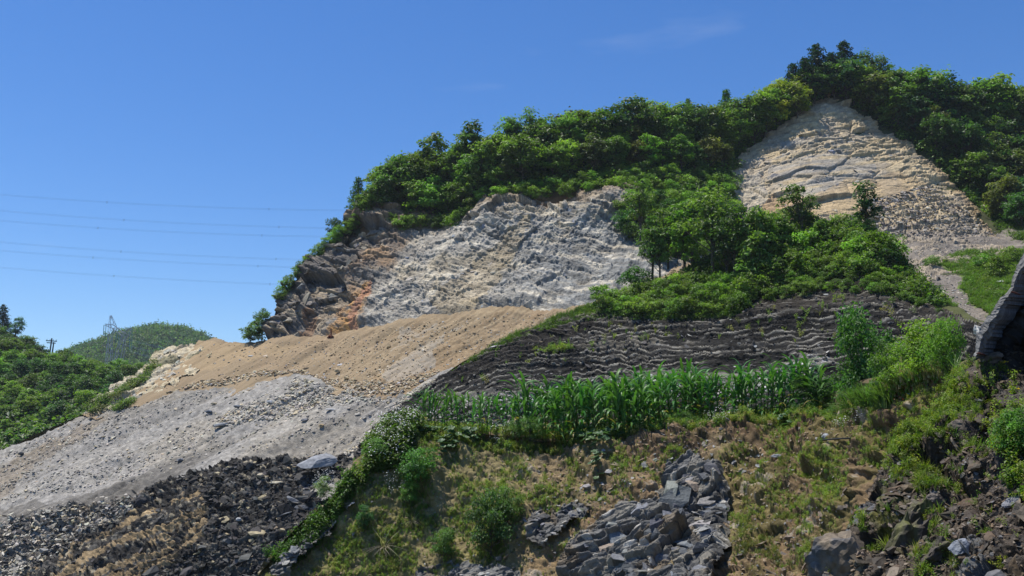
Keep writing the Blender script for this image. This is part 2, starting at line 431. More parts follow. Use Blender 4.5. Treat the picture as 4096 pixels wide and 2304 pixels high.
def smooth_rock(name, seed, size, mat, k=4, flat=.7, rough=.16):
    """a boulder of more triangles with chipped faces"""
    bm = bmesh.new(); bmesh.ops.create_icosphere(bm, subdivisions=k, radius=1)
    P = np.array([v.co[:] for v in bm.verts])
    rr = np.random.default_rng(seed)
    for _ in range(11):                                  # cut with planes
        n = rr.normal(size=3); n /= np.linalg.norm(n); d = rr.uniform(.55, .85)
        q = P @ n; P = P - np.clip(q - d, 0, None)[:, None] * n
    P = P * (1 + rough * noise(P, .5, seed, 4, .6)[:, None]) * np.array(size) * .5
    for v, p in zip(bm.verts, P): v.co = p
    me = bpy.data.meshes.new(name); bm.to_mesh(me); bm.free(); me.materials.append(mat); return me

# ---- trees, unit height 1, origin at foot
def tree_parts(seed, kind='broad', nleaf=3600, lsize=.034):
    rr = np.random.default_rng(seed); pr = random.Random(seed)
    pos = []; nrm = []; shd = []; tr = MB()
    if kind == 'conifer':
        tr.tube([(0, 0, 0), (.005, 0, .5), (0, 0, .98)], [.022, .014, .003], 6)
        nt_ = 17
        for t in range(nt_):
            z = .14 + .84 * t / nt_; rad = .36 * (1 - (z - .14) / .88) ** .8 * pr.uniform(.75, 1.12) + .012
            nb = 8 if z < .7 else 6
            for k in range(nb):
                a = 6.283 * k / nb + pr.uniform(-.4, .4); rl = rad * pr.uniform(.65, 1.12)
                m = int(nleaf / (nt_ * 9) * (.4 + rad * 5)) + 3
                s = rr.uniform(.15, 1, m) ** .8
                x = math.cos(a) * rl * s; y = math.sin(a) * rl * s
                w = rr.normal(0, .018, (m, 3)) * (1 - .3 * s[:, None])
                pos.append(np.stack([x, y, z - .22 * rl * s ** 1.5 + .02], 1) + w)
                nrm.append(np.stack([x * .4, y * .4, np.ones(m) * .6], 1) + rr.normal(0, .5, (m, 3))); shd.append(rr.uniform(.6, 1.2, m))
                if k % 2 == 0: tr.tube([(0, 0, z), (math.cos(a) * rl * .8, math.sin(a) * rl * .8, z - .15 * rl)], [.005, .002], 3, cap=False)
        asp = .45
    else:
        cfg = dict(broad=(.34, .40, 28, .12, .22), tall=(.25, .42, 26, .10, .32), open=(.32, .30, 16, .10, .45), bush=(.55, .48, 18, .20, .04), slim=(.20, .40, 14, .09, .42))[kind]
        rx, rz, npf, pr_, z0 = cfg
        zc = 1 - rz - .02 if kind != 'bush' else .48
        tr.tube([(0, 0, -.03), (pr.uniform(-.02, .02), pr.uniform(-.02, .02), z0), (pr.uniform(-.04, .04), pr.uniform(-.04, .04), zc + rz * .5)],
                [.022, .016, .005] if kind != 'bush' else [.02, .015, .006], 6)
        cent = []
        for k in range(npf):
            for _ in range(30):
                d = rr.normal(size=3); d /= np.linalg.norm(d)
                q = d * rr.uniform(.45, .95) * np.array([rx, rx, rz]) + np.array([0, 0, zc])
                if q[2] < z0 * .9: continue
                if all(np.linalg.norm(q - c) > pr_ * .9 for c in cent): break
            cent.append(q)
        cent.append(np.array([0, 0, zc + rz * .75])); cent.append(np.array([.03, .03, zc]))
        for q in cent:
            pr2 = pr_ * rr.uniform(.7, 1.2)
            m = int(nleaf / len(cent))
            d = rr.normal(size=(m, 3)); d /= np.linalg.norm(d, axis=1, keepdims=True); d[:, 2] = np.where(d[:, 2] < -.35, -d[:, 2], d[:, 2])
            # small sub-clumps give a broken outline
            sub = rr.normal(size=(9, 3)); sub /= np.linalg.norm(sub, axis=1, keepdims=True); sub[:, 2] = np.abs(sub[:, 2]) * .8
            j = rr.integers(0, 9, m); on = rr.random(m) < .62
            d2 = np.where(on[:, None], sub[j] + rr.normal(0, .26, (m, 3)), d)
            rad = pr2 * rr.uniform(.55, 1.1, m)[:, None]
            pos.append(q + d2 * rad * np.array([1.1, 1.1, .95])); nrm.append(d2 * .6 + np.array([0, 0, .7]) + rr.normal(0, .45, (m, 3)))
            base = rr.uniform(.68, 1.32); shd.append(rr.uniform(.75, 1.25, m) * base)
            s = np.array([0, 0, max(.08, min(q[2] - .12, zc * .8) * rr.uniform(.7, 1))])
            mid = (s + q) / 2 + np.array([0, 0, -.02])
            tr.tube([s, mid, q], [.010, .006, .002], 4, cap=False)
        asp = .55
    pos = np.concatenate(pos); nrm = np.concatenate(nrm); shd = np.concatenate(shd)
    crown = leaves_mesh('crown', pos, nrm, lsize * rr.uniform(.7, 1.3, len(pos)), M['leaf'], shd, asp, rnd=rr)
    return tr.mesh('trunk', M['bark']), crown

TREES = {}
def protos(kind, n, nleaf=3600, lsize=.034, s0=0):
    TREES[kind] = [tree_parts(s0 + i, kind.split('_')[0], nleaf, lsize) for i in range(n)]
protos('broad', 7, 2600, .056, 100); protos('tall', 5, 2200, .052, 200); protos('open', 3, 1500, .045, 300)
protos('slim', 3, 1100, .045, 350); protos('conifer', 4, 2300, .042, 400); protos('bush', 5, 1500, .085, 500); protos('bush_fine', 4, 5200, .030, 600); protos('bush_big', 4, 3400, .055, 700)
print('protos', round(time.time() - T0, 1))

BARK = (.085, .07, .05)
def tree(p, h, kind, color, name, label, cat='tree', group=None, wide=1., lean=0.):
    k = random.randrange(len(TREES[kind])); tr, cr_ = TREES[kind][k]
    e = empty(name, tuple(p), (random.uniform(-.04, .04), lean + random.uniform(-.04, .04), random.uniform(0, 6.28)), (h * wide, h * wide, h))
    tag(e, label, cat, group)
    a = link('trunk' if 'bush' not in kind else 'stem', tr, e, BARK); b = link('crown' if 'bush' not in kind else 'foliage', cr_, e, color)
    return e

# ================================================================== SETTING
# --- mountain: distance as a smooth function of direction
def rp(u, v):
    d = at(u, v, 1.); return 55.7 / (.6 + .35 * d[..., 0] - d[..., 2])
ptsA = []
for (u, v) in [(0, 449), (0, 510), (60, 470), (87, 413), (131, 397), (131, 480), (199, 391), (199, 460), (254, 383), (270, 440), (338, 391), (338, 450), (397, 397), (440, 380), (480, 400),
               (203, 343), (262, 342), (300, 350), (334, 336), (413, 320), (400, 360), (497, 312), (500, 350), (556, 309), (612, 297), (150, 440), (151, 360)]:
    ptsA.append((u, v, float(rp(u, v))))
ptsA += [(262, 335, 141), (278, 298, 144), (302, 268, 146), (322, 246, 148), (346, 227, 149), (370, 213, 150), (401, 214, 149), (449, 218, 146), (380, 280, 138), (450, 270, 135),
         (483, 199, 143), (517, 193, 141), (564, 195, 139), (596, 189, 138), (622, 187, 138), (500, 250, 134), (560, 250, 131), (600, 240, 130), (640, 240, 130), (690, 215, 138),
         (421, 168, 158), (473, 155, 160), (525, 143, 162), (612, 132, 163), (700, 133, 166), (755, 118, 169), (790, 92, 172), (827, 70, 176), (930, 100, 176), (982, 112, 176), (1060, 120, 176),
         (827, 95, 168), (779, 127, 163), (731, 170, 155), (800, 180, 150), (870, 150, 158), (914, 150, 160), (970, 199, 152), (1000, 236, 140), (874, 238, 136), (800, 238, 136), (720, 240, 138),
         (690, 275, 118), (760, 270, 120), (880, 250, 131), (930, 290, 108), (980, 310, 98), (1030, 270, 112), (940, 330, 92), (1030, 340, 88), (700, 330, 105), (800, 330, 100), (1060, 200, 158)]
D_A = tps(ptsA, 4e-3)

# far ground to the horizon, far under everything
def ground_sheet():
    n = 60; xs = np.sign(np.linspace(-1, 1, n)) * np.abs(np.linspace(-1, 1, n)) ** 2.5 * 4000
    X, Y = np.meshgrid(xs, xs); Z = -16 - .004 * np.hypot(X, Y) + 2 * noise(np.stack([X, Y, 0 * X], -1), 300, 5)
    # the road bank the camera stands on
    i = np.arange(n * n).reshape(n, n); q = np.stack([i[:-1, :-1], i[:-1, 1:], i[1:, 1:], i[1:, :-1]], -1).reshape(-1, 4)
    c = np.ones((n * n, 3)) * (.07, .08, .04)
    o = link('valley_ground', mesh_np('valley_ground', np.stack([X, Y, Z], -1), q, c, M['soil'])); tag(o, kind='structure')
ground_sheet()

def lines_sheet(name, rows, mat, col, amp=.6, sc=6., nu=160, sub=10, kind='structure'):
    """loft through 3D rows (each a list of points), with some relief"""
    R_ = []
    for row in rows:
        row = np.array(row, float); t = np.linspace(0, 1, len(row)); tt = np.linspace(0, 1, nu)
        R_.append(np.stack([np.interp(tt, t, row[:, k]) for k in range(3)], 1))
    R_ = np.array(R_); t = np.arange(len(R_)); tt = np.linspace(0, len(R_) - 1, (len(R_) - 1) * sub + 1)
    P = np.empty((len(tt), nu, 3))
    for k in range(3):
        for j in range(nu): P[:, j, k] = np.interp(tt, t, R_[:, j, k])
    P[..., 2] += amp * noise(P, sc, 77, 4)
    n0, n1 = P.shape[:2]; i = np.arange(n0 * n1).reshape(n0, n1)
    q = np.stack([i[:-1, :-1], i[:-1, 1:], i[1:, 1:], i[1:, :-1]], -1).reshape(-1, 4)
    C = np.ones(P.shape) * col * (1 + .3 * noise(P, sc * .5, 8, 3))[..., None]
    o = link(name, mesh_np(name, P, q, np.clip(C, 0, 1), mat)); tag(o, kind=kind); return P

GREEN_SOIL = np.array([.055, .065, .028])
# back of the mountain: from the ridge, over and down
ridge = [(-0 + u, v) for u, v in [(300, 300), (340, 250), (362, 215), (385, 183), (421, 166), (473, 153), (525, 141), (612, 130), (700, 131), (755, 116), (790, 90), (827, 68), (875, 74), (930, 98), (982, 110), (1060, 118), (1180, 150)]]
rr_ = np.array(ridge, float); rD = D_A(np.clip(rr_[:, 0], 300, 1060), rr_[:, 1]) + 1.5
r0 = at(rr_[:, 0], rr_[:, 1], rD); r1 = r0 + [0, 12, 1.0]; r2 = r0 + [-4, 45, -14]; r3 = r0 + [-8, 120, 0]; r3[:, 2] = -17
lines_sheet('hill_back', [r0, r1, r2, r3], M['soil'], GREEN_SOIL)

# hillside soil under the wood
def d_soil(P, U, V): return .5 * noise(P, 5, 21, 5), None
def c_soil(P, U, V, h, a):
    n = noise(P, 3, 31, 4); c = np.ones(P.shape) * GREEN_SOIL * (1 + .4 * n)[..., None]
    e = mask(U, V, [(362, 240), (362, 205), (440, 205), (455, 222), (490, 196), (560, 186), (625, 180), (640, 215), (560, 215), (450, 240)], 2, 8)
    return mixc(c, e, (.17, .10, .055))
hillside = region('hillside', [(345, 232), (366, 212), (385, 183), (421, 166), (473, 153), (525, 141), (612, 130), (700, 131), (755, 116), (790, 90), (827, 68), (875, 74), (930, 98), (982, 110), (1070, 118), (1070, 330), (960, 330),
                   (700, 330), (620, 300), (590, 215), (483, 225), (440, 240), (380, 240)], D_A, 2.0, d_soil, c_soil, M['soil'], soff=1.4)

# --- the big cliff
TOPU = [262, 300, 334, 375, 413, 455, 497, 530, 556, 585, 612, 700]; TOPV = [337, 336, 331, 323, 316, 311, 307, 306, 305, 300, 294, 262]
BAS = rot_xyz(18, -28, 20)
def d_cliff(P, U, V):
    Q = P + .35 * noise(P, 4, 3, 2)[..., None] * np.array([1, .6, 1])
    a, _ = blocks(Q, BAS, (9, 6, 4.5), 11, 1.2, 1.5, .2)
    b, rb = blocks(Q, BAS, (3.4, 2.4, 1.3), 12, .40, .9, .14)
    c, rc = blocks(Q, BAS, (1.2, .9, .36), 13, .14, .30, .04)
    # ribs running from upper right to lower left
    w = (U * .62 + V * .78) / 60 + .35 * noise(P, 9, 14, 3)
    rib = np.abs((w % 1) - .5) * 2
    bed = np.abs(noise(Q @ BAS.T, (2.6, 2.0, .32), 16, 3)); e = 1.5 * (rib - .5) + .05 * noise(P, .9, 15, 3) - .14 * ss(.22, 0, bed)
    left = ss(400, 350, U + .55 * (V - 250))
    up_ = ss(40, 10, V - np.interp(U, [362, 401, 449, 483, 517, 564, 596, 622, 735], [215, 216, 222, 203, 196, 198, 192, 190, 240])) * .5
    f = ss(-1, 9, np.interp(U, TOPU, TOPV) + 3 - V)
    th = R(52); q1 = np.stack([P[..., 0] * math.sin(th) - P[..., 2] * math.cos(th), P[..., 1] * .4, P[..., 0] * math.cos(th) + P[..., 2] * math.sin(th)], -1)
    r1 = 1 - np.abs(noise(q1, (1.6, 3, 5.5), 18, 3)); r2 = 1 - np.abs(noise(q1, (.55, 1.2, 1.7), 19, 3))
    h = e * .55 + a * (.36 + 1.1 * left + up_) + b * (.42 + 1.3 * left + up_) + c * 1.0 + (1 - .6 * left) * (.30 * r1 ** 3 + .10 * r2 ** 2)
    return h * f - .7 * (1 - f), (rb, rc, bed)
def c_cliff(P, U, V, h, aux):
    rb, rc, bed = aux
    n = noise(P, 5, 51, 5); n2 = noise(P @ BAS.T, (6, 4, .6), 52, 4); n3 = noise(P, 1.2, 53, 3)
    c = np.ones(P.shape) * (.315, .305, .29)
    c = mixc(c, ss(-.05, .55, n) * .65, (.38, .33, .245))                 # cream patches
    right = ss(440, 560, U + 25 * n)
    c = mixc(c, right * .85 * ss(.45, -.15, n2 + .6 * n), (.185, .20, .218))        # blue grey
    c = mixc(c, ss(.2, .65, n3 * .6 + n2 * .7) * .65, (.50, .47, .41))
    c = mixc(c, ss(.1, .7, -n2 - .5 * n3) * .5, (.12, .118, .115))
    c = mixc(c, mask(U, V, [(445, 318), (430, 300), (470, 270), (505, 240), (520, 215), (530, 215), (515, 260), (470, 312)], 5, 10) * .45, (.33, .26, .15))
    # left end: dark shale with pale brown beds
    L = ss(34, -34, (U - 398) + (V - 250) * 1.05 + 18 * n)
    c = mixc(c, L * .95, (.115, .105, .10))
    c = mixc(c, L * ss(.12, .45, n2 + .3 * (rb - .5)), (.30, .25, .19))
    st_ = softmask(U, V, [(312, 345), (338, 322), (350, 298), (370, 280), (370, 300), (356, 330), (352, 345)], 4, 8); c = mixc(c, st_ * ss(-1.1, -.1, n2 + .6 * n3) * .95, (.46, .26, .10))   # orange stain
    c = mixc(c, softmask(U, V, [(300, 345), (330, 300), (372, 240), (400, 222), (410, 235), (385, 270), (350, 320), (320, 345)], 8, 14) * ss(-.3, .3, n) * .7, (.30, .185, .10))
    c = mixc(c, mask(U, V, [(349, 325), (357, 300), (370, 280), (372, 292), (360, 310), (354, 338)], 2, 5) * .75, (.33, .17, .12))
    c = mixc(c, mask(U, V, [(305, 342), (318, 310), (345, 282), (350, 298), (330, 322), (318, 342)], 3, 7) * .6, (.33, .27, .20))
    c = mixc(c, mask(U, V, [(297, 340), (303, 315), (314, 305), (318, 320), (308, 342)], 2, 6) * .8, (.22, .135, .085))
    top = ss(16, -4, V - np.interp(U, [362, 401, 449, 483, 517, 564, 596, 622, 735], [215, 216, 222, 203, 196, 198, 192, 190, 240]) + 5 * n)
    c = mixc(c, top * .7, (.25, .17, .10))
    c = c * (1 + .28 * (rb - .5) + .34 * (rc - .5))[..., None] * (1 + .14 * n3)[..., None] * (.78 + .26 * ss(0, .25, bed))[..., None]
    return c
cliff = region('rock_cliff', [(264, 343), (270, 325), (276, 300), (288, 282), (302, 266), (322, 243), (346, 222), (366, 210), (400, 210), (449, 216), (461, 212), (483, 197), (517, 190), (564, 193), (596, 187), (622, 185), (650, 200),
                (690, 215), (735, 240), (735, 275), (700, 268), (612, 299), (556, 310), (497, 311), (413, 321), (334, 336), (300, 341)], D_A, .55, d_cliff, c_cliff, M['cliff'], 2.2, 7, seed=4)
# the left end of the cliff turns away and back
cl = [(264, 346), (270, 325), (277, 300), (289, 283), (303, 267), (323, 244), (347, 223), (368, 209)]
q = np.array(cl, float); a0 = at(q[:, 0] + 1.5, q[:, 1] + 1, D_A(q[:, 0], q[:, 1]) + .8)
lines_sheet('cliff_end', [a0, a0 + [2, 8, .5], a0 + [8, 30, -2], a0 * [1, 1, 0] + [14, 60, -14]], M['cliff'], (.12, .10, .085), .5, 3, 60, 14)

# --- the pale triangular face on the right
BP = rot_xyz(8, 14, -12)
def d_pyr(P, U, V):
    Q = P + .3 * noise(P, 5, 3, 2)[..., None]
    a, _ = blocks(Q, BP, (8, 6, 3.), 61, .6, 1.1, .2)
    b, rb = blocks(Q, BP, (3.2, 2.2, .8), 62, .34, .7, .15)
    c, rc = blocks(Q, BP, (1.1, .9, .32), 63, .22, .34, .09)
    soft = 1 - .75 * mask(U, V, [(775, 170), (830, 150), (900, 165), (920, 195), (850, 215), (780, 205)], 6, 20)
    rug = 1 + .7 * ss(195, 225, V) * ss(830, 900, U)
    return (.75 * a + (.75 * b + .8 * c) * soft * rug), (rb, rc)
def c_pyr(P, U, V, h, aux):
    rb, rc = aux
    n = noise(P, 5, 71, 5); n2 = noise(P @ BP.T, (8, 6, .7), 72, 4); n3 = noise(P, 1., 73, 3)
    c = np.ones(P.shape) * (.45, .37, .25)
    c = mixc(c, ss(-.1, .5, n + .3 * n2), (.37, .32, .255))
    c = mixc(c, mask(U, V, [(770, 150), (790, 138), (840, 132), (850, 150), (870, 160), (880, 175), (850, 190), (800, 200), (775, 180)], 8, 22) * .5 * ss(-.4, .3, n2), (.25, .265, .29))
    c = mixc(c, mask(U, V, [(800, 205), (850, 180), (900, 170), (940, 190), (920, 205), (850, 215), (800, 225)], 5, 16) * .5, (.42, .31, .18))
    c = mixc(c, mask(U, V, [(750, 225), (775, 195), (800, 200), (790, 235), (740, 250)], 5, 12) * .6, (.33, .21, .12))
    low = ss(208, 235, V + 8 * n); c = mixc(c, low * .75, (.21, .19, .175))
    c = mixc(c, mask(U, V, [(700, 230), (731, 190), (760, 170), (770, 200), (740, 230), (700, 280)], 5, 12) * .5, (.36, .35, .33))
    c = mixc(c, ss(14, 0, V - np.interp(U, [731, 743, 779, 827, 855, 914, 938, 998], [185, 151, 127, 95, 107, 147, 167, 234]) + 4 * n) * .6, (.26, .18, .10))
    return c * (1 + .25 * (rb - .5) + .4 * (rc - .5))[..., None] * (1 + .12 * n3)[..., None]
pyr = region('rock_face', [(827, 93), (815, 100), (779, 127), (743, 151), (731, 163), (731, 191), (700, 215), (676, 250), (680, 295), (874, 295), (930, 285), (1008, 258), (1002, 240), (998, 234), (970, 199), (938, 167), (914, 147), (886, 131), (855, 107), (838, 96)],
             D_A, .55, d_pyr, c_pyr, M['cliff'], 2.5, 9, seed=8)

# --- tan dirt slope and grey scree share a plane falling to the lower left
FALL = [38]
def fall(P):      # coordinate across the fall line and along it, as it runs down to the lower left
    s_, c_ = math.sin(R(FALL[0])), math.cos(R(FALL[0])); return -P[..., 0] * s_ + P[..., 2] * c_, P[..., 0] * c_ + P[..., 2] * s_
def streak(P, sa, sl, seed, octv=4):
    a, l = fall(P); return noise(np.stack([a, l, P[..., 2] * .2], -1), (sa, sl, 9), seed, octv)
def d_tan(P, U, V):
    FALL[0] = 36
    g = streak(P, 1.6, 16, 81); r = np.abs(streak(P, .8, 9, 82, 3)); n = noise(P, .7, 83, 3)
    right = ss(280, 420, U)
    return .55 * noise(P, 12, 84, 3) + .30 * g - .20 * np.clip(.25 - r, 0, 1) * 3 * (.2 + right) + .05 * n * (.3 + right) + .10 * np.clip(noise(P, .45, 85, 2) - .2, 0, 1) * right, r
def c_tan(P, U, V, h, r):
    n = noise(P, 7, 91, 5); g = streak(P, 1.6, 14, 92); f = noise(P, .5, 93, 2)
    c = np.ones(P.shape) * (.262, .205, .138)
    c = mixc(c, ss(-.2, .6, n + g * .5) * .55, (.285, .215, .145))
    c = mixc(c, ss(.1, .55, g) * .4 * ss(300, 420, U), (.215, .145, .08))
    c = mixc(c, mask(U, V, [(400, 330), (460, 320), (430, 365), (395, 385), (380, 380)], 6, 14) * ss(-.1, .4, g + f * .4) * .55, (.34, .33, .31))
    c = mixc(c, mask(U, V, [(160, 352), (200, 343), (260, 343), (300, 347), (250, 360), (180, 380), (130, 398)], 5, 14) * .35, (.40, .30, .18))
    c = mixc(c, ss(.35, .7, f) * .35 * ss(250, 350, U), (.42, .34, .23))
    return c * (1 - .25 * np.clip(.25 - r, 0, 1) * 3)[..., None]
tan = region('dirt_slope', [(80, 416), (110, 404), (151, 386), (175, 362), (199, 345), (203, 341), (215, 339), (231, 343), (262, 339), (300, 335), (334, 331), (375, 323), (413, 316), (455, 310), (480, 307), (497, 306), (530, 305), (556, 305), (585, 299), (612, 293), (700, 261), (760, 262),
              (780, 330), (640, 350), (500, 410), (440, 410), (358, 405), (294, 385), (254, 391), (199, 400), (131, 408), (95, 420)], D_A, .75, d_tan, c_tan, M['tan'], 1.6, 9, soff=lambda U, V: -.35 + .9 * ss(6, -2, V - np.interp(U, TOPU, TOPV)) * (U > 268), seed=14)
# ground behind the dirt slope's crest
q = np.array([(-40, 470), (0, 449), (87, 414), (131, 399), (175, 364), (203, 343), (231, 345), (262, 342), (300, 341)], float)
a0 = at(q[:, 0], q[:, 1], rp(q[:, 0], q[:, 1]) + .2)
lines_sheet('slope_back', [a0, a0 + [0, 5, .0], a0 + [-2, 14, -5], a0 * [1, 1, 0] + [0, 50, -17]], M['tan'], (.25, .20, .12), .25, 4, 80, 10)

def d_scr(P, U, V):
    FALL[0] = 27
    g = streak(P, 3.2, 18, 101); n = noise(P, .55, 103, 3)
    gul = np.abs(streak(P, 5, 30, 104, 3))
    st = worley(P, .5, 105)
    return .65 * g + .09 * n - .9 * np.clip(.16 - gul, 0, 1) * 2.5 + .16 * np.clip(st[2] - .62, 0, 1) * (st[0] < .45), (g, gul, st[2])
def c_scr(P, U, V, h, aux):
    g, gul, st = aux
    n = noise(P, 9, 111, 5); s = streak(P, 2.2, 22, 112); f = noise(P, .4, 113, 2)
    c = np.ones(P.shape) * (.268, .264, .265)
    c = mixc(c, ss(0, .6, n + .6 * s) * .5, (.30, .275, .235))
    c = mixc(c, ss(.15, .6, s + .3 * f) * .35, (.15, .14, .125)); c = mixc(c, ss(.15, .6, -s) * .4, (.35, .335, .31)); c = mixc(c, ss(.2, .6, s) * .6 * mask(U, V, [(60, 510), (230, 420), (290, 410), (240, 460), (140, 500)], 8, 20), (.11, .105, .10))
    c = mixc(c, mask(U, V, [(-30, 490), (0, 465), (80, 425), (110, 412), (90, 436), (40, 462), (0, 500)], 5, 16) * .55, (.20, .165, .125))
    c = mixc(c, mask(U, V, [(350, 470), (370, 425), (400, 400), (425, 380), (455, 372), (470, 380), (430, 400), (390, 440), (365, 480)], 5, 9) * .7, (.36, .34, .31))
    c = mixc(c, mask(U, V, [(294, 395), (294, 376), (345, 388), (400, 400), (330, 410), (240, 425), (210, 430), (230, 408)], 6, 14) * .4, (.33, .325, .31))
    c = mixc(c, mask(U, V, [(-40, 600), (-30, 510), (60, 500), (120, 484), (150, 478), (100, 520), (30, 560)], 6, 12) * .75, (.12, .115, .11))
    return c * (1 + .5 * (st - .5))[..., None] * (1 + .2 * f)[..., None]
scree = region('scree_slope', [(-40, 470), (0, 448), (40, 431), (87, 413), (110, 404), (131, 397), (165, 394), (199, 391), (254, 382), (294, 374), (318, 380), (338, 388), (358, 397), (380, 399), (397, 396), (420, 384), (440, 372), (462, 366), (480, 400), (440, 480), (350, 500), (200, 520), (80, 540), (-40, 600)],
               D_A, .75, d_scr, c_scr, M['scree'], 2.2, 8, soff=-.85, seed=18)

# --- pale rock poking out on the left
BW = rot_xyz(10, 25, -20)
def d_wh(P, U, V):
    a, ra = blocks(P, BW, (4, 3, 1.4), 121, .4, .7, .15); b, rb = blocks(P, BW, (1.5, 1.1, .45), 122, .3, .45, .1)
    return a + b + .12 * noise(P, .5, 5, 2), rb
def c_wh(P, U, V, h, rb):
    n = noise(P, 3, 123, 4); c = np.ones(P.shape) * (.44, .395, .30)
    c = mixc(c, ss(0, .6, n) * .5, (.36, .345, .32)); c = mixc(c, ss(.35, .7, -n) * .6, (.08, .09, .04))
    return c * (1 + .45 * (rb - .5))[..., None]
white = region('pale_rock_outcrop', [(84, 415), (95, 397), (120, 380), (148, 363), (155, 352), (172, 345), (190, 343), (206, 347), (214, 352), (205, 364), (200, 372), (175, 383), (160, 392), (125, 402), (100, 414)], D_A, .6, d_wh, c_wh, M['cliff'], 2.5, 7, soff=-.8, seed=22)

# --- path and grassy ground on the right
def d_path(P, U, V):
    return .35 * noise(P, 4, 131, 4) + .08 * noise(P, .5, 132, 2), None
GR_POLY = [(934, 262), (960, 252), (1050, 250), (1050, 345), (990, 318), (975, 305), (960, 290), (966, 278), (945, 268)]
GL_POLY = [(860, 255), (880, 248), (892, 262), (905, 275), (930, 290), (958, 310), (945, 318), (900, 300), (870, 278)]
def c_path(P, U, V, h, a):
    n = noise(P, 3, 133, 4); c = np.ones(P.shape) * (.165, .15, .14); c = mixc(c, ss(0, .6, n) * .6, (.22, .20, .185))
    c = mixc(c, mask(U, V, GR_POLY, 5, 12) | mask(U, V, GL_POLY, 3, 9), (.10, .15, .035)); return c * (1 + .3 * noise(P, .6, 134, 2))[..., None]
path = region('gravel_track', [(850, 246), (880, 236), (940, 238), (1000, 234), (1010, 226), (1070, 215), (1070, 400), (930, 380), (880, 320)], D_A, .9, d_path, c_path, M['scree'], 2, 9, soff=-.5, seed=26)

# --- folded black shale in the middle distance, and the rubble under it
ptsB = [(380, 440, 99), (453, 430, 91), (520, 430, 87), (650, 430, 78), (800, 430, 71), (950, 430, 67), (397, 407, 103), (453, 374, 103), (493, 348, 103), (576, 316, 99), (692, 316, 93), (767, 292, 91), (815, 276, 90), (874, 272, 86), (946, 316, 76), (985, 335, 72),
        (560, 300, 105), (612, 285, 105), (700, 255, 103), (800, 222, 101), (870, 228, 97), (946, 305, 80), (0, 513, 111), (68, 493, 110), (131, 490, 107), (167, 473, 106), (227, 460, 105), (270, 456, 103), (338, 455, 100), (366, 440, 100),
        (-30, 600, 96), (100, 600, 91), (200, 600, 88), (300, 600, 84), (360, 540, 86), (380, 480, 94), (200, 540, 93), (700, 370, 83), (850, 350, 77)]
D_B = tps(ptsB, 3e-3)
def tri(x): return np.abs((x % 1) - .5) * 4 - 1
def fold(P, U, V):
    n = noise(P, 14, 141, 3); n4 = noise(P, 4, 142, 3)
    zz = P[..., 2] - .10 * (P[..., 0]) * ss(560, 400, U) * 3.2 + .45 * n
    band = np.floor(zz / .8)
    L = 1.9 + 1.1 * hsh(band.astype(np.int64), 0 * band.astype(np.int64), 0 * band.astype(np.int64), 3)
    A = (.13 + .14 * n4 + .22 * ss(820, 940, U)) * ss(380, 560, U)
    w = zz + A * tri((P[..., 0] + .8 * n4 + .35 * zz) / 2.3) + .06 * tri(P[..., 0] / 1.1 + n4) + .03 * noise(P, .8, 143, 2)
    return w, n4
def d_sh(P, U, V):
    w, n4 = fold(P, U, V)
    T = .50; s = (w / T + .35 * noise(P, (20, 20, 3), 144, 2)) ; lay = np.floor(s); f = s - lay
    lr = hsh(lay.astype(np.int64), 0 * lay.astype(np.int64) + 1, 0 * lay.astype(np.int64), 9)
    s2 = w / .23; l2 = np.floor(s2); f2 = s2 - l2
    bl, rb = blocks(P, np.eye(3), (1.5, 1.2, .28), 145, .07, .16, .03)
    dep = .35 + .75 * lr
    pres = .35 + .65 * ss(-.45, .1, noise(P, (9, 9, 2.2), 147, 3)); return pres * dep * .62 * f ** 2 + .05 * f2 + bl * (.55 + .9 * ss(520, 440, U)) + .2 * noise(P, 6, 146, 3), (lr, rb, f, n4, w)
def c_sh(P, U, V, h, aux):
    lr, rb, f, n4, w = aux
    n = noise(P, 4, 151, 4); n2 = noise(P, (3, 3, .35), 152, 3)
    c = np.ones(P.shape) * (.050, .048, .046); c = mixc(c, ss(.74, .90, f) * .9 * ss(-.45, .1, n2 + .5 * n4), (.72, .69, .63))
    c = mixc(c, ss(.25, .75, n2 + (lr - .5)) * .75, (.155, .145, .135))
    up = ss(-4, 14, np.interp(U, [493, 576, 692, 767, 815, 874, 898, 946], [358, 326, 326, 318, 312, 306, 312, 328]) - V + 6 * n)       # weathered brown top
    c = mixc(c, up * .4, (.16, .13, .10))
    pale = mask(U, V, [(400, 415), (440, 395), (520, 388), (640, 375), (700, 372), (760, 372), (830, 350), (840, 365), (760, 392), (600, 400), (470, 415), (400, 430), (370, 440)], 7, 12)
    c = mixc(c, pale * ss(-.1, .35, n2 + .5 * n4) * .9, (.55, .52, .47))
    c = mixc(c, mask(U, V, [(520, 352), (570, 345), (640, 340), (700, 338), (700, 346), (600, 352), (540, 358)], 3, 8) * ss(-.1, .3, n2) * .7, (.36, .33, .28))
    c = mixc(c, mask(U, V, [(455, 372), (494, 352), (560, 328), (600, 322), (560, 345), (500, 372), (450, 385)], 4, 9) * .8, (.07, .06, .053))
    return .31 * c * (1 + .8 * (rb - .5))[..., None] * (.97, 1, 1.04)
shale = region('shale_face', [(366, 434), (380, 420), (397, 407), (425, 388), (453, 371), (475, 358), (493, 347), (533, 331), (576, 314), (640, 311), (692, 311), (739, 308), (767, 288), (815, 272), (874, 268), (898, 292), (946, 312), (985, 330), (1000, 440), (800, 450), (600, 450), (453, 455), (380, 460)],
               D_B, .55, d_sh, c_sh, M['black'], 2.2, 7, seed=30)

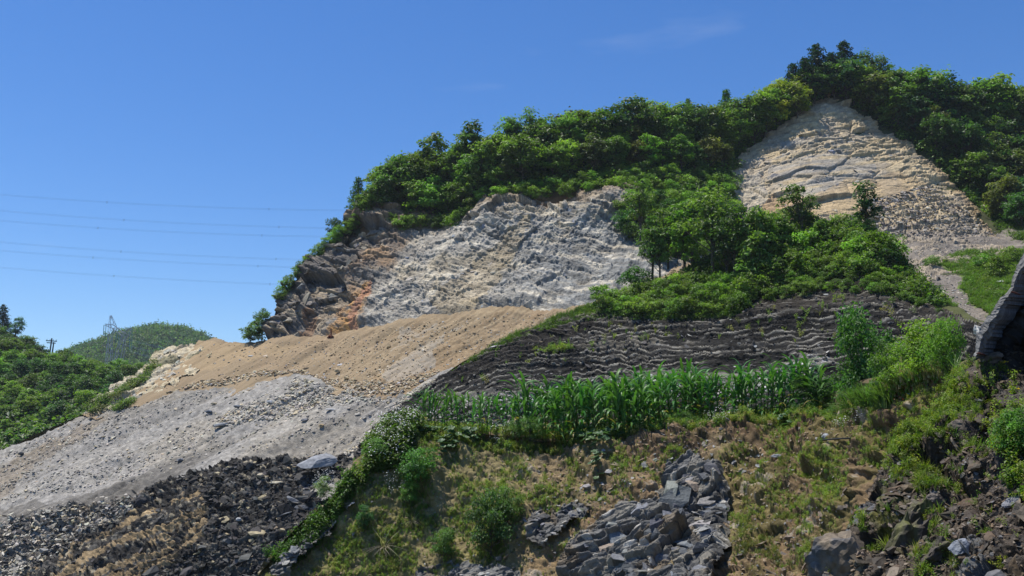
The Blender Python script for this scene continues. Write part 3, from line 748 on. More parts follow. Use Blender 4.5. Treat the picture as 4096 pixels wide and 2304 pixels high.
def d_led(P, U, V): return .3 * noise(P, 3, 161, 4), None
def c_led(P, U, V, h, a): return np.ones(P.shape) * (.07, .08, .03) * (1 + .4 * noise(P, 2, 162, 3))[..., None]
ledge = region('grassy_ledge', [(445, 377), (470, 359), (493, 345), (540, 323), (576, 308), (612, 297), (660, 280), (700, 258), (760, 236), (800, 224), (870, 228), (900, 255), (946, 302), (990, 325), (946, 322), (898, 306), (874, 278), (815, 282), (767, 298), (739, 318), (692, 322), (640, 322), (576, 324), (533, 340), (493, 357), (460, 377)],
               D_B, 1.2, d_led, c_led, M['soil'], 2, 8, soff=.2, seed=33)
q = np.array([(445, 374), (493, 347), (576, 310), (660, 281), (760, 238), (800, 226), (870, 230), (946, 304), (990, 327)], float)
a0 = at(q[:, 0], q[:, 1], D_B(q[:, 0], q[:, 1]) + .3); lines_sheet('ledge_back', [a0, a0 + [0, 6, 0], a0 + [0, 16, -4]], M['soil'], GREEN_SOIL, .3, 4, 80, 8)

BST = rot_xyz(-15, 0, 0)
STRATA = [(163, 478), (134, 512), (118, 528), (60, 556), (18, 580), (10, 620), (60, 620), (150, 575), (205, 540), (210, 515), (200, 492), (180, 480)]
def d_rub(P, U, V):
    m = softmask(U, V, STRATA, 7, 14)
    tilt = (V + .46 * (U - 150) + 5 * uvn(U, V, 22, 171) + 1.6 * tri(U / 12 + uvn(U, V, 16, 172))) / 9.5
    s = -tilt; lay = np.floor(s); f = s - lay
    lz = lay.astype(np.int64); lr = hsh(lz, 0 * lz, 0 * lz, 33)
    a, ra = blocks(P, BST, (2.6, 2.2, 1.3), 173, .35, 1.0, .15); b, rb = blocks(P, BST, (.9, .8, .4), 174, .16, .45, .08)
    c, rc = blocks(P, BST, (.4, .4, .2), 175, .07, .18, .03)
    return (1 - m) * (a * .8 + b + c + .45 * f ** 1.6) + m * (.6 * f ** 1.6 + b * .5 + c * .7) + .8 * noise(P, 8, 176, 3), (m, f, lr, rb, rc, ra)
def c_rub(P, U, V, h, aux):
    m, f, lr, rb, rc, ra = aux; n = noise(P, 3, 181, 4)
    c = np.ones(P.shape) * (.032, .031, .031); c = mixc(c, ss(.6, .95, rb) * .7, (.11, .108, .105)); c = mixc(c, (rc > .93) * .7, (.30, .27, .21))
    c = mixc(c, mask(U, V, [(215, 540), (280, 510), (330, 530), (300, 600), (180, 600)], 5, 14) * .4, (.09, .088, .085))
    yel = ss(.3, .8, m) * (f > .80 - .3 * lr) * ss(-.25, .15, n + 1.3 * (lr - .5) + .5 * (rb - .5)); c = mixc(c, yel * .9, (.27, .205, .125))
    lf = mask(U, V, [(-40, 610), (-40, 500), (68, 490), (131, 488), (150, 478), (134, 512), (90, 530), (40, 560), (0, 600)], 4, 9)
    c = mixc(c, lf * .8, (.125, .12, .115)); c = mixc(c, lf * ss(.1, .45, n) * .8, (.30, .295, .28)); c = mixc(c, lf * ss(.2, .5, -n) * .6, (.16, .13, .10))
    c = mixc(c, mask(U, V, [(335, 470), (350, 455), (372, 436), (388, 430), (380, 470), (350, 480)], 3, 6) * ss(-.2, .3, n), (.32, .29, .24))
    c = mixc(c, mask(U, V, [(345, 455), (376, 447), (378, 460), (345, 466)], 2, 6) * .8, (.06, .058, .056))
    return c * (1 + .55 * (rb - .5) + .5 * (rc - .5))[..., None]
rubble = region('shale_rubble', [(-40, 540), (0, 527), (30, 516), (68, 506), (100, 502), (131, 496), (150, 486), (167, 476), (200, 468), (227, 458), (240, 453), (270, 456), (300, 453), (338, 456), (350, 455), (366, 440), (376, 430), (392, 425), (400, 470), (380, 560), (340, 625), (-40, 625)],
                D_B, .6, d_rub, c_rub, M['black'], 2.4, 7, soff=-.4, seed=36)

# --- the bank in front, with the maize terrace on top
CU = [228, 258, 286, 330, 350, 370, 382, 413, 493, 549, 600, 636, 676, 735, 791, 835, 886, 930, 960, 1060]
CV = [612, 576, 537, 501, 469, 449, 436, 431, 436, 441, 441, 438, 431, 423, 418, 420, 412, 392, 376, 350]
CR = [30, 30.5, 31, 32, 32.6, 33.2, 33.6, 33.8, 33.2, 32.6, 32, 31.6, 31.6, 31.8, 31, 29, 26, 22, 20, 17]
BU = [228, 400, 550, 700, 800, 900, 1060]; BR = [29.6, 29, 27, 24, 21.5, 17.5, 14]
def bank_t(U, V): vc = np.interp(U, CU, CV); return np.clip((V - vc) / (630 - vc), 0, 1), vc
def D_C(U, V):
    U = np.asarray(U, float); V = np.asarray(V, float); t, vc = bank_t(U, V)
    return np.interp(U, CU, CR) * (1 - t ** .85) + np.interp(U, BU, BR) * t ** .85
def d_bank(P, U, V):
    a, ra = blocks(P, rot_xyz(20, -20, 0), (.9, .7, .4), 191, .06, .16, .02)
    low = .32 * noise(P, 3.2, 192, 4); st = noise(np.stack([P[..., 0] + .8 * P[..., 2], P[..., 1], P[..., 2] * .25], -1), (.5, 1.5, 1.5), 193, 3)
    lip = .16 * np.exp(-((V - np.interp(U, CU, CV) - 12) / 9) ** 2) * ss(560, 620, U)
    n = noise(P, .22, 194, 3)
    return low + (.14 + .12 * ss(720, 760, U)) * st + .07 * n + a * (.5 + 1.0 * ss(600, 660, U)) + lip, (ra, st)
def c_bank(P, U, V, h, aux):
    ra, st = aux; n = noise(P, 1.6, 201, 5); n2 = noise(P, .3, 202, 3)
    c = np.ones(P.shape) * (.175, .13, .082)
    c = mixc(c, ss(-.3, .4, n) * .6, (.155, .118, .07))
    c = mixc(c, ss(715, 760, U + 15 * n) * .75, (.115, .08, .045))
    c = mixc(c, ss(580, 480, U + 20 * n) * .55, (.185, .175, .08)); c = c * 1.12
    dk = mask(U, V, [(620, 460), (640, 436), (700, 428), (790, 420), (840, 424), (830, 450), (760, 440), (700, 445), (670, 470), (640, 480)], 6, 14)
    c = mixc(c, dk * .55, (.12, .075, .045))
    c = mixc(c, mask(U, V, [(560, 530), (620, 500), (660, 470), (700, 455), (720, 470), (660, 500), (600, 540), (520, 576), (500, 576)], 7, 16) * .5, (.235, .16, .092))
    moss = .7 * ss(.1, .6, noise(P, 1.1, 203, 4) + .35 * ss(700, 780, U)); c = mixc(c, moss * .55, (.10, .11, .022))
    c = mixc(c, (ra > .9) * ss(.0, .3, n2) * .7, (.22, .20, .18))
    return c * (1 + .35 * (ra - .5) * ss(500, 640, U))[..., None] * (1 + .35 * n2)[..., None]
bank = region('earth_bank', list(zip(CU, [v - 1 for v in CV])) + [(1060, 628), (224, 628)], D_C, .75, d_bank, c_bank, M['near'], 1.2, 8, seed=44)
# terrace top and its far drop
cu = np.array(CU[5:], float); cv = np.array(CV[5:], float); cr_ = np.array(CR[5:], float)
a0 = at(cu, cv, cr_ - .1); dep = np.interp(cu, [370, 413, 886, 960, 1060], [1.5, 7, 9, 8, 6])
a1 = a0 + np.stack([dep * .05, dep, .03 * dep + .1], 1); a2 = a1 + np.stack([0 * dep, dep * 0 + 6, dep * 0 - 5], 1)
TER = lines_sheet('maize_terrace', [a0, a0 * .5 + a1 * .5, a1, a2], M['near'], (.13, .09, .05), .08, .8, 300, 16)
a0 = at(np.array(CU[:7], float), np.array(CV[:7], float), np.array(CR[:7]) - .05); lines_sheet('bank_back', [a0, a0 + [-.6, 2, -.8], a0 + [-3, 9, -8]], M['near'], (.12, .10, .05), .12, .8, 80, 16)
def terrace_p(u, dr):
    """point on the terrace behind its front edge in direction u, dr metres back"""
    v = np.interp(u, CU, CV); r = np.interp(u, CU, CR); p = at(u, v, r - .1); return p + np.array([0, dr, .03 * dr + .02])

# rock outcrop set in the bank
BO = rot_xyz(0, 24, 10)
OUT = [(572, 590), (558, 582), (560, 560), (575, 545), (592, 536), (620, 512), (645, 498), (660, 488), (672, 474), (690, 466), (705, 470), (720, 470), (728, 485), (727, 510), (732, 540), (722, 560), (716, 580), (720, 628), (560, 628)]
def d_out(P, U, V):
    Q = P + .12 * noise(P, .8, 3, 2)[..., None]
    a, ra = blocks(Q, BO, (1.9, 1.4, .55), 211, .42, .6, .08); b, rb = blocks(Q, BO, (.85, .6, .15), 212, .15, .24, .05); c, rc = blocks(Q, BO, (.26, .2, .09), 213, .04, .10, .015)
    lam = ((P @ BO.T)[..., 2] / .11) % 1
    e = ss(733, 714, U) * ss(555, 566, U)
    return (.22 + 1.15 * a + b + c + .09 * lam) * e - .1 * (1 - e), (ra, rb, rc)
def c_out(P, U, V, h, aux):
    ra, rb, rc = aux; n = noise(P, .8, 221, 4)
    c = np.ones(P.shape) * (.095, .098, .105); c = mixc(c, ss(.45, .9, ra) * .7, (.19, .195, .205)); c = mixc(c, ss(.7, .95, rb) * .7, (.30, .285, .255))
    c = mixc(c, ss(.3, .7, n) * .55, (.23, .17, .10)); c = mixc(c, (rc > .95) * .7, (.5, .5, .5))
    return .74 * c * (1 + .6 * (rc - .5))[..., None]
outc = region('rock_outcrop', OUT, D_C, .5, d_out, c_out, M['near2'], 3, 8, soff=-.12, seed=48)
small_out = []
for (poly, k) in [([(640, 470), (650, 446), (668, 436), (676, 446), (690, 440), (712, 432), (735, 426), (738, 434), (720, 446), (700, 452), (690, 462), (665, 466)], 1), ([(525, 540), (530, 515), (540, 508), (552, 512), (575, 500), (590, 505), (585, 520), (556, 530), (545, 545)], 2),
                  ([(405, 582), (415, 570), (440, 560), (480, 566), (520, 572), (520, 590), (410, 590)], 3), ([(340, 490), (348, 478), (362, 476), (362, 490), (350, 505), (338, 510)], 4), ([(268, 575), (290, 548), (320, 524), (335, 516), (330, 530), (300, 560), (290, 580)], 5)]:
    small_out.append(region('rock_outcrop', poly, D_C, .55, lambda P, U, V: ((lambda a, b, c: (.05 + .45 * a[0] + .8 * b[0] + c[0], (a[1], b[1], c[1])))(blocks(P, BO, (1.5, 1.2, .7), 211, .3, .7, .08), blocks(P, BO, (.6, .5, .24), 212, .12, .3, .04), blocks(P, BO, (.26, .2, .09), 213, .04, .10, .015))),
                            c_out, M['near2'], 4, 6, soff=-.10, seed=60 + k))

# --- the near bank on the right
DU = [800, 811, 847, 870, 885, 898, 910, 925, 950, 965, 978, 1000, 1040, 1070]
DV = [600, 576, 529, 495, 470, 449, 436, 420, 399, 381, 364, 338, 288, 256]
DR = [9.6, 9.8, 10.4, 10.9, 11.2, 11.5, 11.7, 12, 12.6, 12.9, 13.1, 13.3, 13.6, 13.8]
def D_D(U, V):
    U = np.asarray(U, float); V = np.asarray(V, float); vc = np.interp(U, DU, DV); t = np.clip((V - vc) / (640 - vc + 1e-3), 0, 1)
    rb = np.interp(U, [790, 900, 1024, 1070], [9.2, 7.6, 6.0, 5.6])
    hollow = 1.1 * ss(968, 1000, U) * ss(0, .12, t) * ss(.42, .22, t)
    return np.interp(U, DU, DR) * (1 - t ** .8) + rb * t ** .8 + hollow
BN = rot_xyz(-10, 48, 15)
def d_near(P, U, V):
    Q = P + .10 * noise(P, .5, 3, 3)[..., None]
    a, ra = blocks(Q, BN, (1.0, .8, .38), 231, .20, .5, .05); b, rb = blocks(Q, BN, (.34, .28, .12), 232, .07, .18, .02); c, rc = blocks(Q, BN, (.13, .11, .04), 233, .03, .07, .01)
    low = .25 * noise(P, 1.3, 234, 4)
    wl = ss(.0, .5, noise(P, .9, 235, 3) + .35 * ss(880, 840, U) )            # soil fill between rocks
    ed = ss(0, 26, V - np.interp(U, DU, DV)); return low * (.3 + .7 * ed) + a * (.3 + 1.2 * ed) + (.6 + .55 * ed) * (b + c) * (1 - .65 * wl), (ra, rb, rc, wl)
def c_near(P, U, V, h, aux):
    ra, rb, rc, wl = aux; n = noise(P, .6, 241, 4); n2 = noise(P, .08, 242, 2)
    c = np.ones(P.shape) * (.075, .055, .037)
    c = mixc(c, ss(.6, .95, rb) * .6, (.15, .115, .08)); c = mixc(c, ss(.4, .05, rb) * .7, (.035, .028, .022)); c = mixc(c, wl * .7, (.065, .045, .027))
    c = mixc(c, ss(.25, .7, n) * .5, (.085, .08, .085))
    moss = mask(U, V, [(868, 575), (868, 520), (880, 490), (893, 478), (915, 490), (925, 520), (905, 560), (893, 600)], 7, 10) * ss(-.1, .4, n) + mask(U, V, [(930, 580), (940, 550), (965, 540), (960, 590)], 6, 8) * ss(0, .4, n)
    c = mixc(c, np.clip(moss, 0, 1) * .8, (.15, .155, .018))
    c = mixc(c, mask(U, V, [(815, 600), (818, 560), (828, 535), (850, 525), (852, 545), (845, 600)], 2, 6) * .9, (.17, .18, .20))
    c = mixc(c, mask(U, V, [(838, 600), (838, 548), (868, 540), (872, 570), (866, 600)], 2, 6) * .8, (.30, .24, .16))
    c = mixc(c, mask(U, V, [(850, 525), (862, 505), (876, 498), (876, 512), (858, 528)], 2, 5) * .9, (.14, .15, .18))
    c = mixc(c, mask(U, V, [(955, 590), (960, 555), (985, 540), (990, 560), (975, 600)], 3, 6) * .8, (.22, .235, .26))
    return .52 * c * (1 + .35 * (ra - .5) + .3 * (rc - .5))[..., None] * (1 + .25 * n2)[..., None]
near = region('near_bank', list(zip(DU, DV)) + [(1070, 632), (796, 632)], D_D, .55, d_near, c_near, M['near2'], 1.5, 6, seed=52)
q0 = np.array(list(zip(DU, DV)), float); a0 = at(q0[:, 0] + 1, q0[:, 1] + 1, np.array(DR) + .05); lines_sheet('near_bank_back', [a0, a0 + [.5, .8, .0], a0 + [1.2, 3, -2.5], a0 + [1, 7, -7]], M['near'], (.09, .07, .04), .1, .5, 120, 20)

# --- left: forested spur and far hill
def mound(name, cx, cy, rx, ry, h, z0, col, n=90, amp=.12, seed=0, prof=1.0):
    g = np.linspace(-1, 1, n); X, Y = np.meshgrid(g, g); d = np.hypot(X, Y)
    P = np.stack([cx + X * rx, cy + Y * ry, 0 * X], -1)
    P[..., 2] = z0 + h * np.clip(1 - d ** 1.6 * prof, -.4, 1) * (1 + amp * noise(P, rx * .3, seed + 300, 4))
    i = np.arange(n * n).reshape(n, n); q = np.stack([i[:-1, :-1], i[:-1, 1:], i[1:, 1:], i[1:, :-1]], -1).reshape(-1, 4)
    o = link(name, mesh_np(name, P, q, np.ones((n * n, 3)) * col, M['soil'], True)); tag(o, kind='structure'); return P
far = at(138, 326, 760.)
FH = mound('far_hill', float(far[0]), 800., 150, 160, 90, float(far[2]) - 90, (.05, .07, .035), 90, .05, 1)
Z = FH[..., 2]; print('far hill top', Z.max())
ptsS = [(-60, 312, 250), (0, 337, 240), (50, 362, 232), (100, 383, 226), (150, 392, 222), (170, 396, 222), (0, 380, 205), (60, 400, 200), (120, 410, 190), (0, 450, 178), (60, 440, 178), (90, 420, 178), (-60, 440, 185), (-60, 520, 160), (100, 500, 160)]
D_S = tps(ptsS, 2e-3)
spur = region('forest_slope', [(-70, 306), (-30, 322), (0, 335), (50, 360), (100, 381), (150, 390), (185, 400), (185, 520), (-70, 520)], D_S, 3., lambda P, U, V: (1.2 * noise(P, 12, 5, 4), None), lambda P, U, V, h, a: np.ones(P.shape) * (.04, .055, .022), M['soil'], 1, 20, seed=70)
q = np.array([(-70, 306), (-30, 322), (0, 335), (50, 360), (100, 381), (150, 390), (185, 400)], float); a0 = at(q[:, 0], q[:, 1], D_S(q[:, 0], q[:, 1]) + .5)
lines_sheet('forest_slope_back', [a0, a0 + [0, 15, 0], a0 + [0, 60, -16], a0 * [1, 1, 0] + [0, 110, -17]], M['soil'], (.04, .055, .022), 1, 12, 60, 8)
# ground carried on past the right edge of the view
def side(name, u, v0, v1, D, offs, mat, col, amp, sc):
    vv = np.linspace(v0, v1, 14); a0 = at(np.full(14, u), vv, D(np.full(14, float(u)), vv) + .05)
    lines_sheet(name, [a0] + [a0 + np.array(o) for o in offs], mat, col, amp, sc, 90, 14)
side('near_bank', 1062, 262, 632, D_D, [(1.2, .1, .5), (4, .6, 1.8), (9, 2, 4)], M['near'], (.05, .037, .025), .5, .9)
side('hillside', 1060, 122, 400, D_A, [(14, 0, 1), (40, -4, 3), (110, -10, 10)], M['soil'], (.06, .075, .03), .8, 5)
side('grassy_ledge', 985, 333, 446, D_B, [(8, 3, 0), (24, 6, -.5), (60, 8, 0)], M['soil'], (.07, .09, .03), .5, 4)
side('earth_bank', 1052, 352, 624, D_C, [(4, 1, .5), (12, 3, 1)], M['near'], (.09, .07, .04), .2, 1)
print('setting', round(time.time() - T0, 1))
# ================================================================== STONES
def px2m(px, r): return px * r / F
def stone_children(surf, poly, n, px, cols, meshes, name='stone', w=None, sink=.25, power=2.2, lay=.5, spin=None):
    """single stones of a piece of the setting: each an object of its own, sharing meshes"""
    p = sample_poly(poly, n); P = surf.p(p[:, 0], p[:, 1]); Nn = surf.n(p[:, 0], p[:, 1], 5)
    cs = vary(pick(cols, n, w), n, .2, .04)
    for i in range(len(p)):
        s = px[0] + (px[1] - px[0]) * random.random() ** power
        m = px2m(s, P[i, 1]); me = random.choice(meshes)
        o = link(name, me, surf.obj, cs[i])
        nn = Vector(Nn[i]) * lay + Vector((0, 0, 1)) * (1 - lay); qn = nn.to_track_quat('Z', 'Y')
        a = random.uniform(0, 6.28) if spin is None else spin + random.uniform(-.5, .5)
        q = qn @ Quaternion((0, 0, 1), a) @ Euler((random.gauss(0, .25), random.gauss(0, .25), 0)).to_quaternion()
        o.rotation_mode = 'QUATERNION'; o.rotation_quaternion = q
        o.location = P[i] + np.array(nn) * m * (.18 - sink * .5); o.scale = (m * random.uniform(.8, 1.2), m * random.uniform(.7, 1.1), m * random.uniform(.7, 1.2))

def stone_stuff(name, surf, poly, n, px, cols, meshes, w=None, label=None, dens=None, power=3, lay=.5):
    p = sample_poly(poly, n, dens); n = len(p); P = surf.p(p[:, 0], p[:, 1]); Nn = surf.n(p[:, 0], p[:, 1], 4)
    s = (px[0] + (px[1] - px[0]) * rng.random(n) ** power) * P[:, 1] / F
    rot = np.empty((n, 3))
    for i in range(n):
        nn = Vector(Nn[i]) * lay + Vector((0, 0, 1 - lay)); q = nn.to_track_quat('Z', 'Y') @ Quaternion((0, 0, 1), random.uniform(0, 6.28)) @ Euler((random.gauss(0, .3), random.gauss(0, .3), 0)).to_quaternion()
        rot[i] = q.to_euler()
    sc = s[:, None] * rng.uniform(.7, 1.25, (n, 3))
    return scatter(name, P + Nn * s[:, None] * .08, rot, sc, vary(pick(cols, n, w), n, .22, .04), meshes, label=label)

GREY = [(.29, .285, .285), (.38, .375, .36), (.19, .185, .19), (.42, .37, .28), (.50, .47, .42)]
TAN = [(.40, .31, .19), (.33, .25, .16), (.46, .40, .29), (.35, .35, .34)]
BLACK = [(.036, .036, .037), (.058, .058, .061), (.10, .102, .108), (.30, .265, .19)]
BROWN = [(.085, .063, .043), (.12, .09, .062), (.05, .042, .034), (.12, .123, .135)]
PALE = [(.46, .42, .33), (.38, .36, .31), (.50, .46, .36)]
GREY, BLACK, BROWN = [[tuple(np.array(x) * (1.06, 1.0, .88)) for x in L_] for L_ in (GREY, BLACK, BROWN)]
SCP = [(-5, 470), (5, 450), (87, 416), (131, 400), (199, 394), (254, 385), (294, 378), (340, 390), (397, 398), (430, 384), (460, 372), (440, 395), (400, 420), (360, 445), (345, 455), (270, 455), (227, 459), (167, 472), (131, 488), (68, 491), (-5, 508)]
TNP = [(131, 396), (200, 346), (262, 344), (334, 338), (413, 324), (497, 314), (570, 310), (610, 300), (490, 345), (455, 370), (420, 382), (397, 394), (340, 388), (294, 376), (254, 382), (199, 390)]
stone_stuff('scree_stones', scree, SCP, 9000, (.5, 3.2), GREY, ROCKS_I + SLABS_I, [.34, .3, .14, .14, .08], power=4.5, dens=lambda u, v: np.clip(.35 + 1.2 * uvn(u * .8 + v * 1.2, v * 1.4 + u * .55, (60, 9, 9), 77, 3), .08, 1))
HEAP = [(340, 455), (355, 440), (375, 422), (398, 402), (425, 385), (460, 370), (470, 376), (430, 398), (395, 425), (370, 448)]
stone_stuff('stone_heap_gravel', scree, HEAP, 2200, (1, 3.6), GREY + PALE, ROCKS_I, power=2.5)
stone_stuff('scree_band_gravel', scree, [(294, 378), (340, 390), (395, 402), (330, 408), (240, 424), (205, 430), (225, 412), (290, 395)], 2200, (1, 4.5), GREY, ROCKS_I, [.2, .3, .1, .2, .2], power=2.5)
stone_stuff('dirt_slope_stones', tan, TNP, 4200, (.5, 2.4), TAN, ROCKS_I, [.4, .25, .2, .15], dens=lambda u, v: np.clip((u - 180) / 150, .12, 1), power=3.5)
stone_stuff('tan_toe_gravel', tan, [(165, 394), (205, 388), (254, 379), (290, 373), (330, 383), (358, 394), (397, 393), (425, 380), (450, 368), (430, 372), (390, 384), (340, 378), (294, 368), (250, 373), (200, 383)], 2200, (1, 4), TAN, ROCKS_I, [.45, .2, .3, .05], power=2.2)
stone_children(scree, SCP, 150, (2.2, 6.0), GREY, ROCKS + SLABS, w=[.2, .3, .15, .2, .15], power=3)
stone_children(tan, TNP, 60, (2.0, 5), TAN, ROCKS + SLABS, power=2.5)
stone_children(white, [(100, 400), (150, 362), (172, 348), (205, 349), (205, 364), (160, 388), (110, 406)], 80, (2.5, 6), PALE + [(.33, .32, .31)], SLABS + ROCKS, 'stone', power=1.6, lay=.8)
RUP = [(-5, 531), (68, 508), (131, 498), (167, 478), (227, 461), (270, 458), (338, 458), (366, 442), (385, 430), (380, 470), (345, 520), (300, 570), (280, 590), (-5, 590)]
RUP2 = [(210, 545), (203, 492), (170, 476), (227, 461), (270, 458), (338, 458), (366, 442), (385, 430), (380, 470), (345, 520), (300, 570), (280, 590), (120, 590)]
stone_stuff('rubble_chips', rubble, RUP, 9500, (.8, 5.5), BLACK, SLABS_I + ROCKS_I, [.46, .33, .16, .05], power=3, dens=lambda u, v: np.where(inpoly(u, v, STRATA), .12, 1.))
stone_children(rubble, RUP2, 250, (5, 17), BLACK, SLABS + ROCKS, 'slab', [.36, .34, .22, .08], power=2.2, lay=.35)
lf = [(-5, 524), (60, 506), (130, 495), (134, 512), (90, 535), (30, 570), (-5, 590)]
stone_stuff('broken_rock_chips', rubble, lf, 1800, (1, 5), GREY + PALE, ROCKS_I + SLABS_I, power=2.5)
SHP = [(372, 430), (400, 408), (453, 374), (493, 350), (576, 320), (692, 318), (767, 298), (815, 280), (874, 276), (946, 320), (960, 345), (960, 400), (700, 415), (450, 425)]
stone_stuff('shale_chips', shale, SHP, 5500, (.8, 4.0), BLACK[:3] + [(.10, .09, .078), (.11, .105, .10)], SLABS_I, [.34, .28, .16, .05, .17], power=3, dens=lambda u, v: np.clip(1.2 - (u - 380) / 500, .35, 1))
stone_children(shale, SHP, 110, (4, 8), BLACK + [(.34, .33, .31)], SLABS, 'slab', [.3, .25, .2, .05, .2], power=2)
LOWP = [(400, 425), (440, 402), (520, 392), (640, 380), (700, 378), (760, 374), (830, 352), (840, 366), (760, 396), (600, 404), (470, 420)]
stone_stuff('pale_shale_chips', shale, LOWP, 1500, (1.5, 5), [(.36, .35, .33), (.45, .43, .40), (.2, .19, .18)], SLABS_I, power=2)
stone_children(outc, [(575, 575), (600, 538), (660, 495), (700, 472), (722, 480), (722, 540), (705, 590), (580, 600)], 95, (8, 26), [(.10, .103, .11), (.16, .165, .175), (.24, .235, .22), (.26, .22, .16)], NROCK + NSLAB, 'stone', [.4, .3, .18, .12], power=1.8, lay=.8, sink=.6, spin=.3)
for so_, pl in ((small_out[0], [(645, 462), (655, 444), (690, 444), (735, 430), (715, 444), (690, 458)]), (small_out[1], [(530, 535), (535, 515), (590, 503), (582, 518), (545, 540)]), (small_out[2], [(410, 580), (440, 565), (515, 575), (500, 590)]), (small_out[3], [(343, 492), (350, 482), (360, 480), (350, 500)]), (small_out[4], [(275, 572), (300, 545), (330, 520), (300, 556)])):
    stone_children(so_, pl, 26, (4, 11), [(.10, .103, .11), (.17, .17, .18), (.28, .27, .25), (.05, .05, .052)], NROCK + NSLAB, 'stone', power=1.6, lay=.4, sink=.5)
CP = [(250, 590), (300, 545), (350, 480), (385, 436), (500, 442), (600, 446), (680, 432), (790, 424), (880, 418), (860, 470), (830, 540), (800, 590)]
stone_stuff('bank_stones', bank, CP, 8000, (.8, 3.6), [(.26, .19, .115), (.19, .14, .09), (.24, .23, .21), (.10, .10, .10)], NSLAB_I, [.4, .3, .2, .1], power=3.5, dens=lambda u, v: np.clip((u - 380) / 260, .25, 1))
stone_children(bank, [(610, 460), (650, 440), (740, 440), (800, 455), (760, 470), (690, 470), (640, 490), (560, 530), (500, 560), (480, 540), (560, 490)], 110, (3, 9), [(.24, .17, .10), (.17, .13, .09), (.25, .24, .23)], NROCK + NSLAB, 'stone', power=2)
stone_children(bank, [(730, 560), (760, 500), (840, 480), (860, 450), (890, 440), (860, 500), (830, 560), (800, 590)], 60, (4, 12), [(.17, .13, .095), (.12, .10, .08)], NROCK + NSLAB, 'stone', power=2, sink=.5)
NP_ = [(815, 590), (850, 530), (898, 452), (950, 402), (985, 360), (1000, 345), (1030, 330), (1030, 590)]
stone_stuff('near_bank_chips', near, NP_, 9000, (1.5, 6.5), BROWN + [(.17, .135, .098)], NSLAB_I, [.3, .2, .22, .08, .2], power=3)
stone_children(near, NP_, 270, (7, 26), BROWN + [(.17, .135, .098)], NROCK + NSLAB, 'stone', [.28, .24, .22, .08, .18], power=2.4, sink=.6, lay=.6)
stone_children(path, [(880, 255), (930, 255), (960, 290), (980, 322), (960, 335), (930, 300)], 60, (2, 6), [(.42, .41, .40), (.30, .30, .30)], SLABS, 'stone', power=3)
stone_stuff('track_gravel', path, [(875, 250), (1000, 240), (940, 262), (975, 300), (985, 330), (950, 345), (925, 300)], 2500, (.6, 2.2), GREY, ROCKS_I, power=3)
stone_children(pyr, [(745, 165), (800, 130), (850, 120), (930, 175), (990, 232), (880, 235), (760, 230)], 120, (3, 9), [(.40, .34, .25), (.34, .31, .27), (.24, .22, .20), (.23, .25, .28)], SLABS + ROCKS, 'stone', power=2, sink=.6, lay=.7)
stone_stuff('rock_face_debris', pyr, [(870, 200), (930, 185), (1000, 236), (880, 240), (850, 225)], 3500, (.8, 4), [(.22, .20, .18), (.33, .30, .26), (.15, .14, .13)], SLABS_I + ROCKS_I, power=2.5)
stone_children(cliff, [(275, 325), (300, 285), (350, 232), (375, 225), (370, 260), (330, 300), (290, 335)], 90, (4, 13), [(.16, .145, .13), (.11, .105, .10), (.27, .23, .18), (.22, .21, .20)], SLABS + ROCKS, 'block', power=1.6, sink=.7, lay=.6)
stone_children(cliff, [(390, 320), (400, 240), (480, 205), (610, 195), (620, 240), (600, 290), (480, 308)], 110, (3, 9), [(.30, .28, .25), (.24, .26, .29), (.38, .35, .29)], SLABS + ROCKS, 'block', power=2, sink=.8, lay=.8)

def boulder(name, surf, u, v, px, color, label, flat=.7, long=1.4, seed=1, mat=None, rz=0., tilt=0., cat='boulder', lift=.3, me=None, rx=0.):
    P = surf.p(u, v); w = px2m(px, P[1])
    m = me or smooth_rock(name, seed, (long, 1, flat), mat or M['stone'])
    o = link(name, m, None, color); o.location = P + np.array([0, -.1 * w, lift * w * flat]); s = w / long
    o.scale = (s, s, s); o.rotation_euler = (rx, tilt, rz); tag(o, label, cat); return o
Bd = boulder
Bd('boulder', scree, 221, 427.5, 15, (.30, .31, .32), 'large pale grey boulder lying alone in the middle of the grey scree', .5, 1.6, 3, rz=.1, tilt=-.25)
Bd('boulder', scree, 180, 462, 8.5, (.20, .21, .23), 'dark grey boulder near the foot of the scree just above the black rubble', .6, 1.3, 4)
Bd('boulder', scree, 20.5, 454, 7, (.09, .09, .09), 'small dark boulder near the left edge of the scree', .7, 1.2, 5)
Bd('boulder', scree, 24, 474, 7, (.42, .38, .30), 'buff angular boulder low on the left part of the scree', .6, 1.4, 6)
Bd('boulder', scree, 207, 412.5, 9, (.13, .15, .18), 'blue black boulder at the left end of the stone line high on the scree', .6, 1.5, 7)
Bd('boulder', scree, 237, 407.5, 9, (.15, .17, .20), 'dark blue grey boulder midway along the stone line high on the scree', .6, 1.5, 8)
Bd('boulder', scree, 270, 404.5, 7, (.36, .37, .38), 'light grey squared block in the stone line high on the scree', .7, 1.2, 9)
Bd('boulder', scree, 213, 403, 7, (.50, .42, .28), 'pale yellow flat boulder just under the tan dirt edge', .5, 1.5, 10)
Bd('boulder', scree, 306, 424, 9, (.19, .19, .20), 'dark grey slab boulder on the right part of the scree', .6, 1.4, 11)
Bd('boulder', scree, 322, 428, 6, (.50, .38, .22), 'yellowish boulder on the right part of the scree below a grey slab', .7, 1.2, 12)
Bd('boulder', scree, 332, 414, 11, (.36, .36, .355), 'broad flat light grey slab on the right part of the scree', .3, 1.7, 13, cat='rock slab', rx=.35)
Bd('boulder', tan, 334.5, 332, 6, (.45, .34, .21), 'tan boulder sitting near the top of the dirt slope below the cliff', .8, 1.1, 14) if False else None
Bd('boulder', tan, 389, 348, 5.5, (.44, .33, .19), 'round tan boulder alone on the upper dirt slope', .9, 1.1, 15)
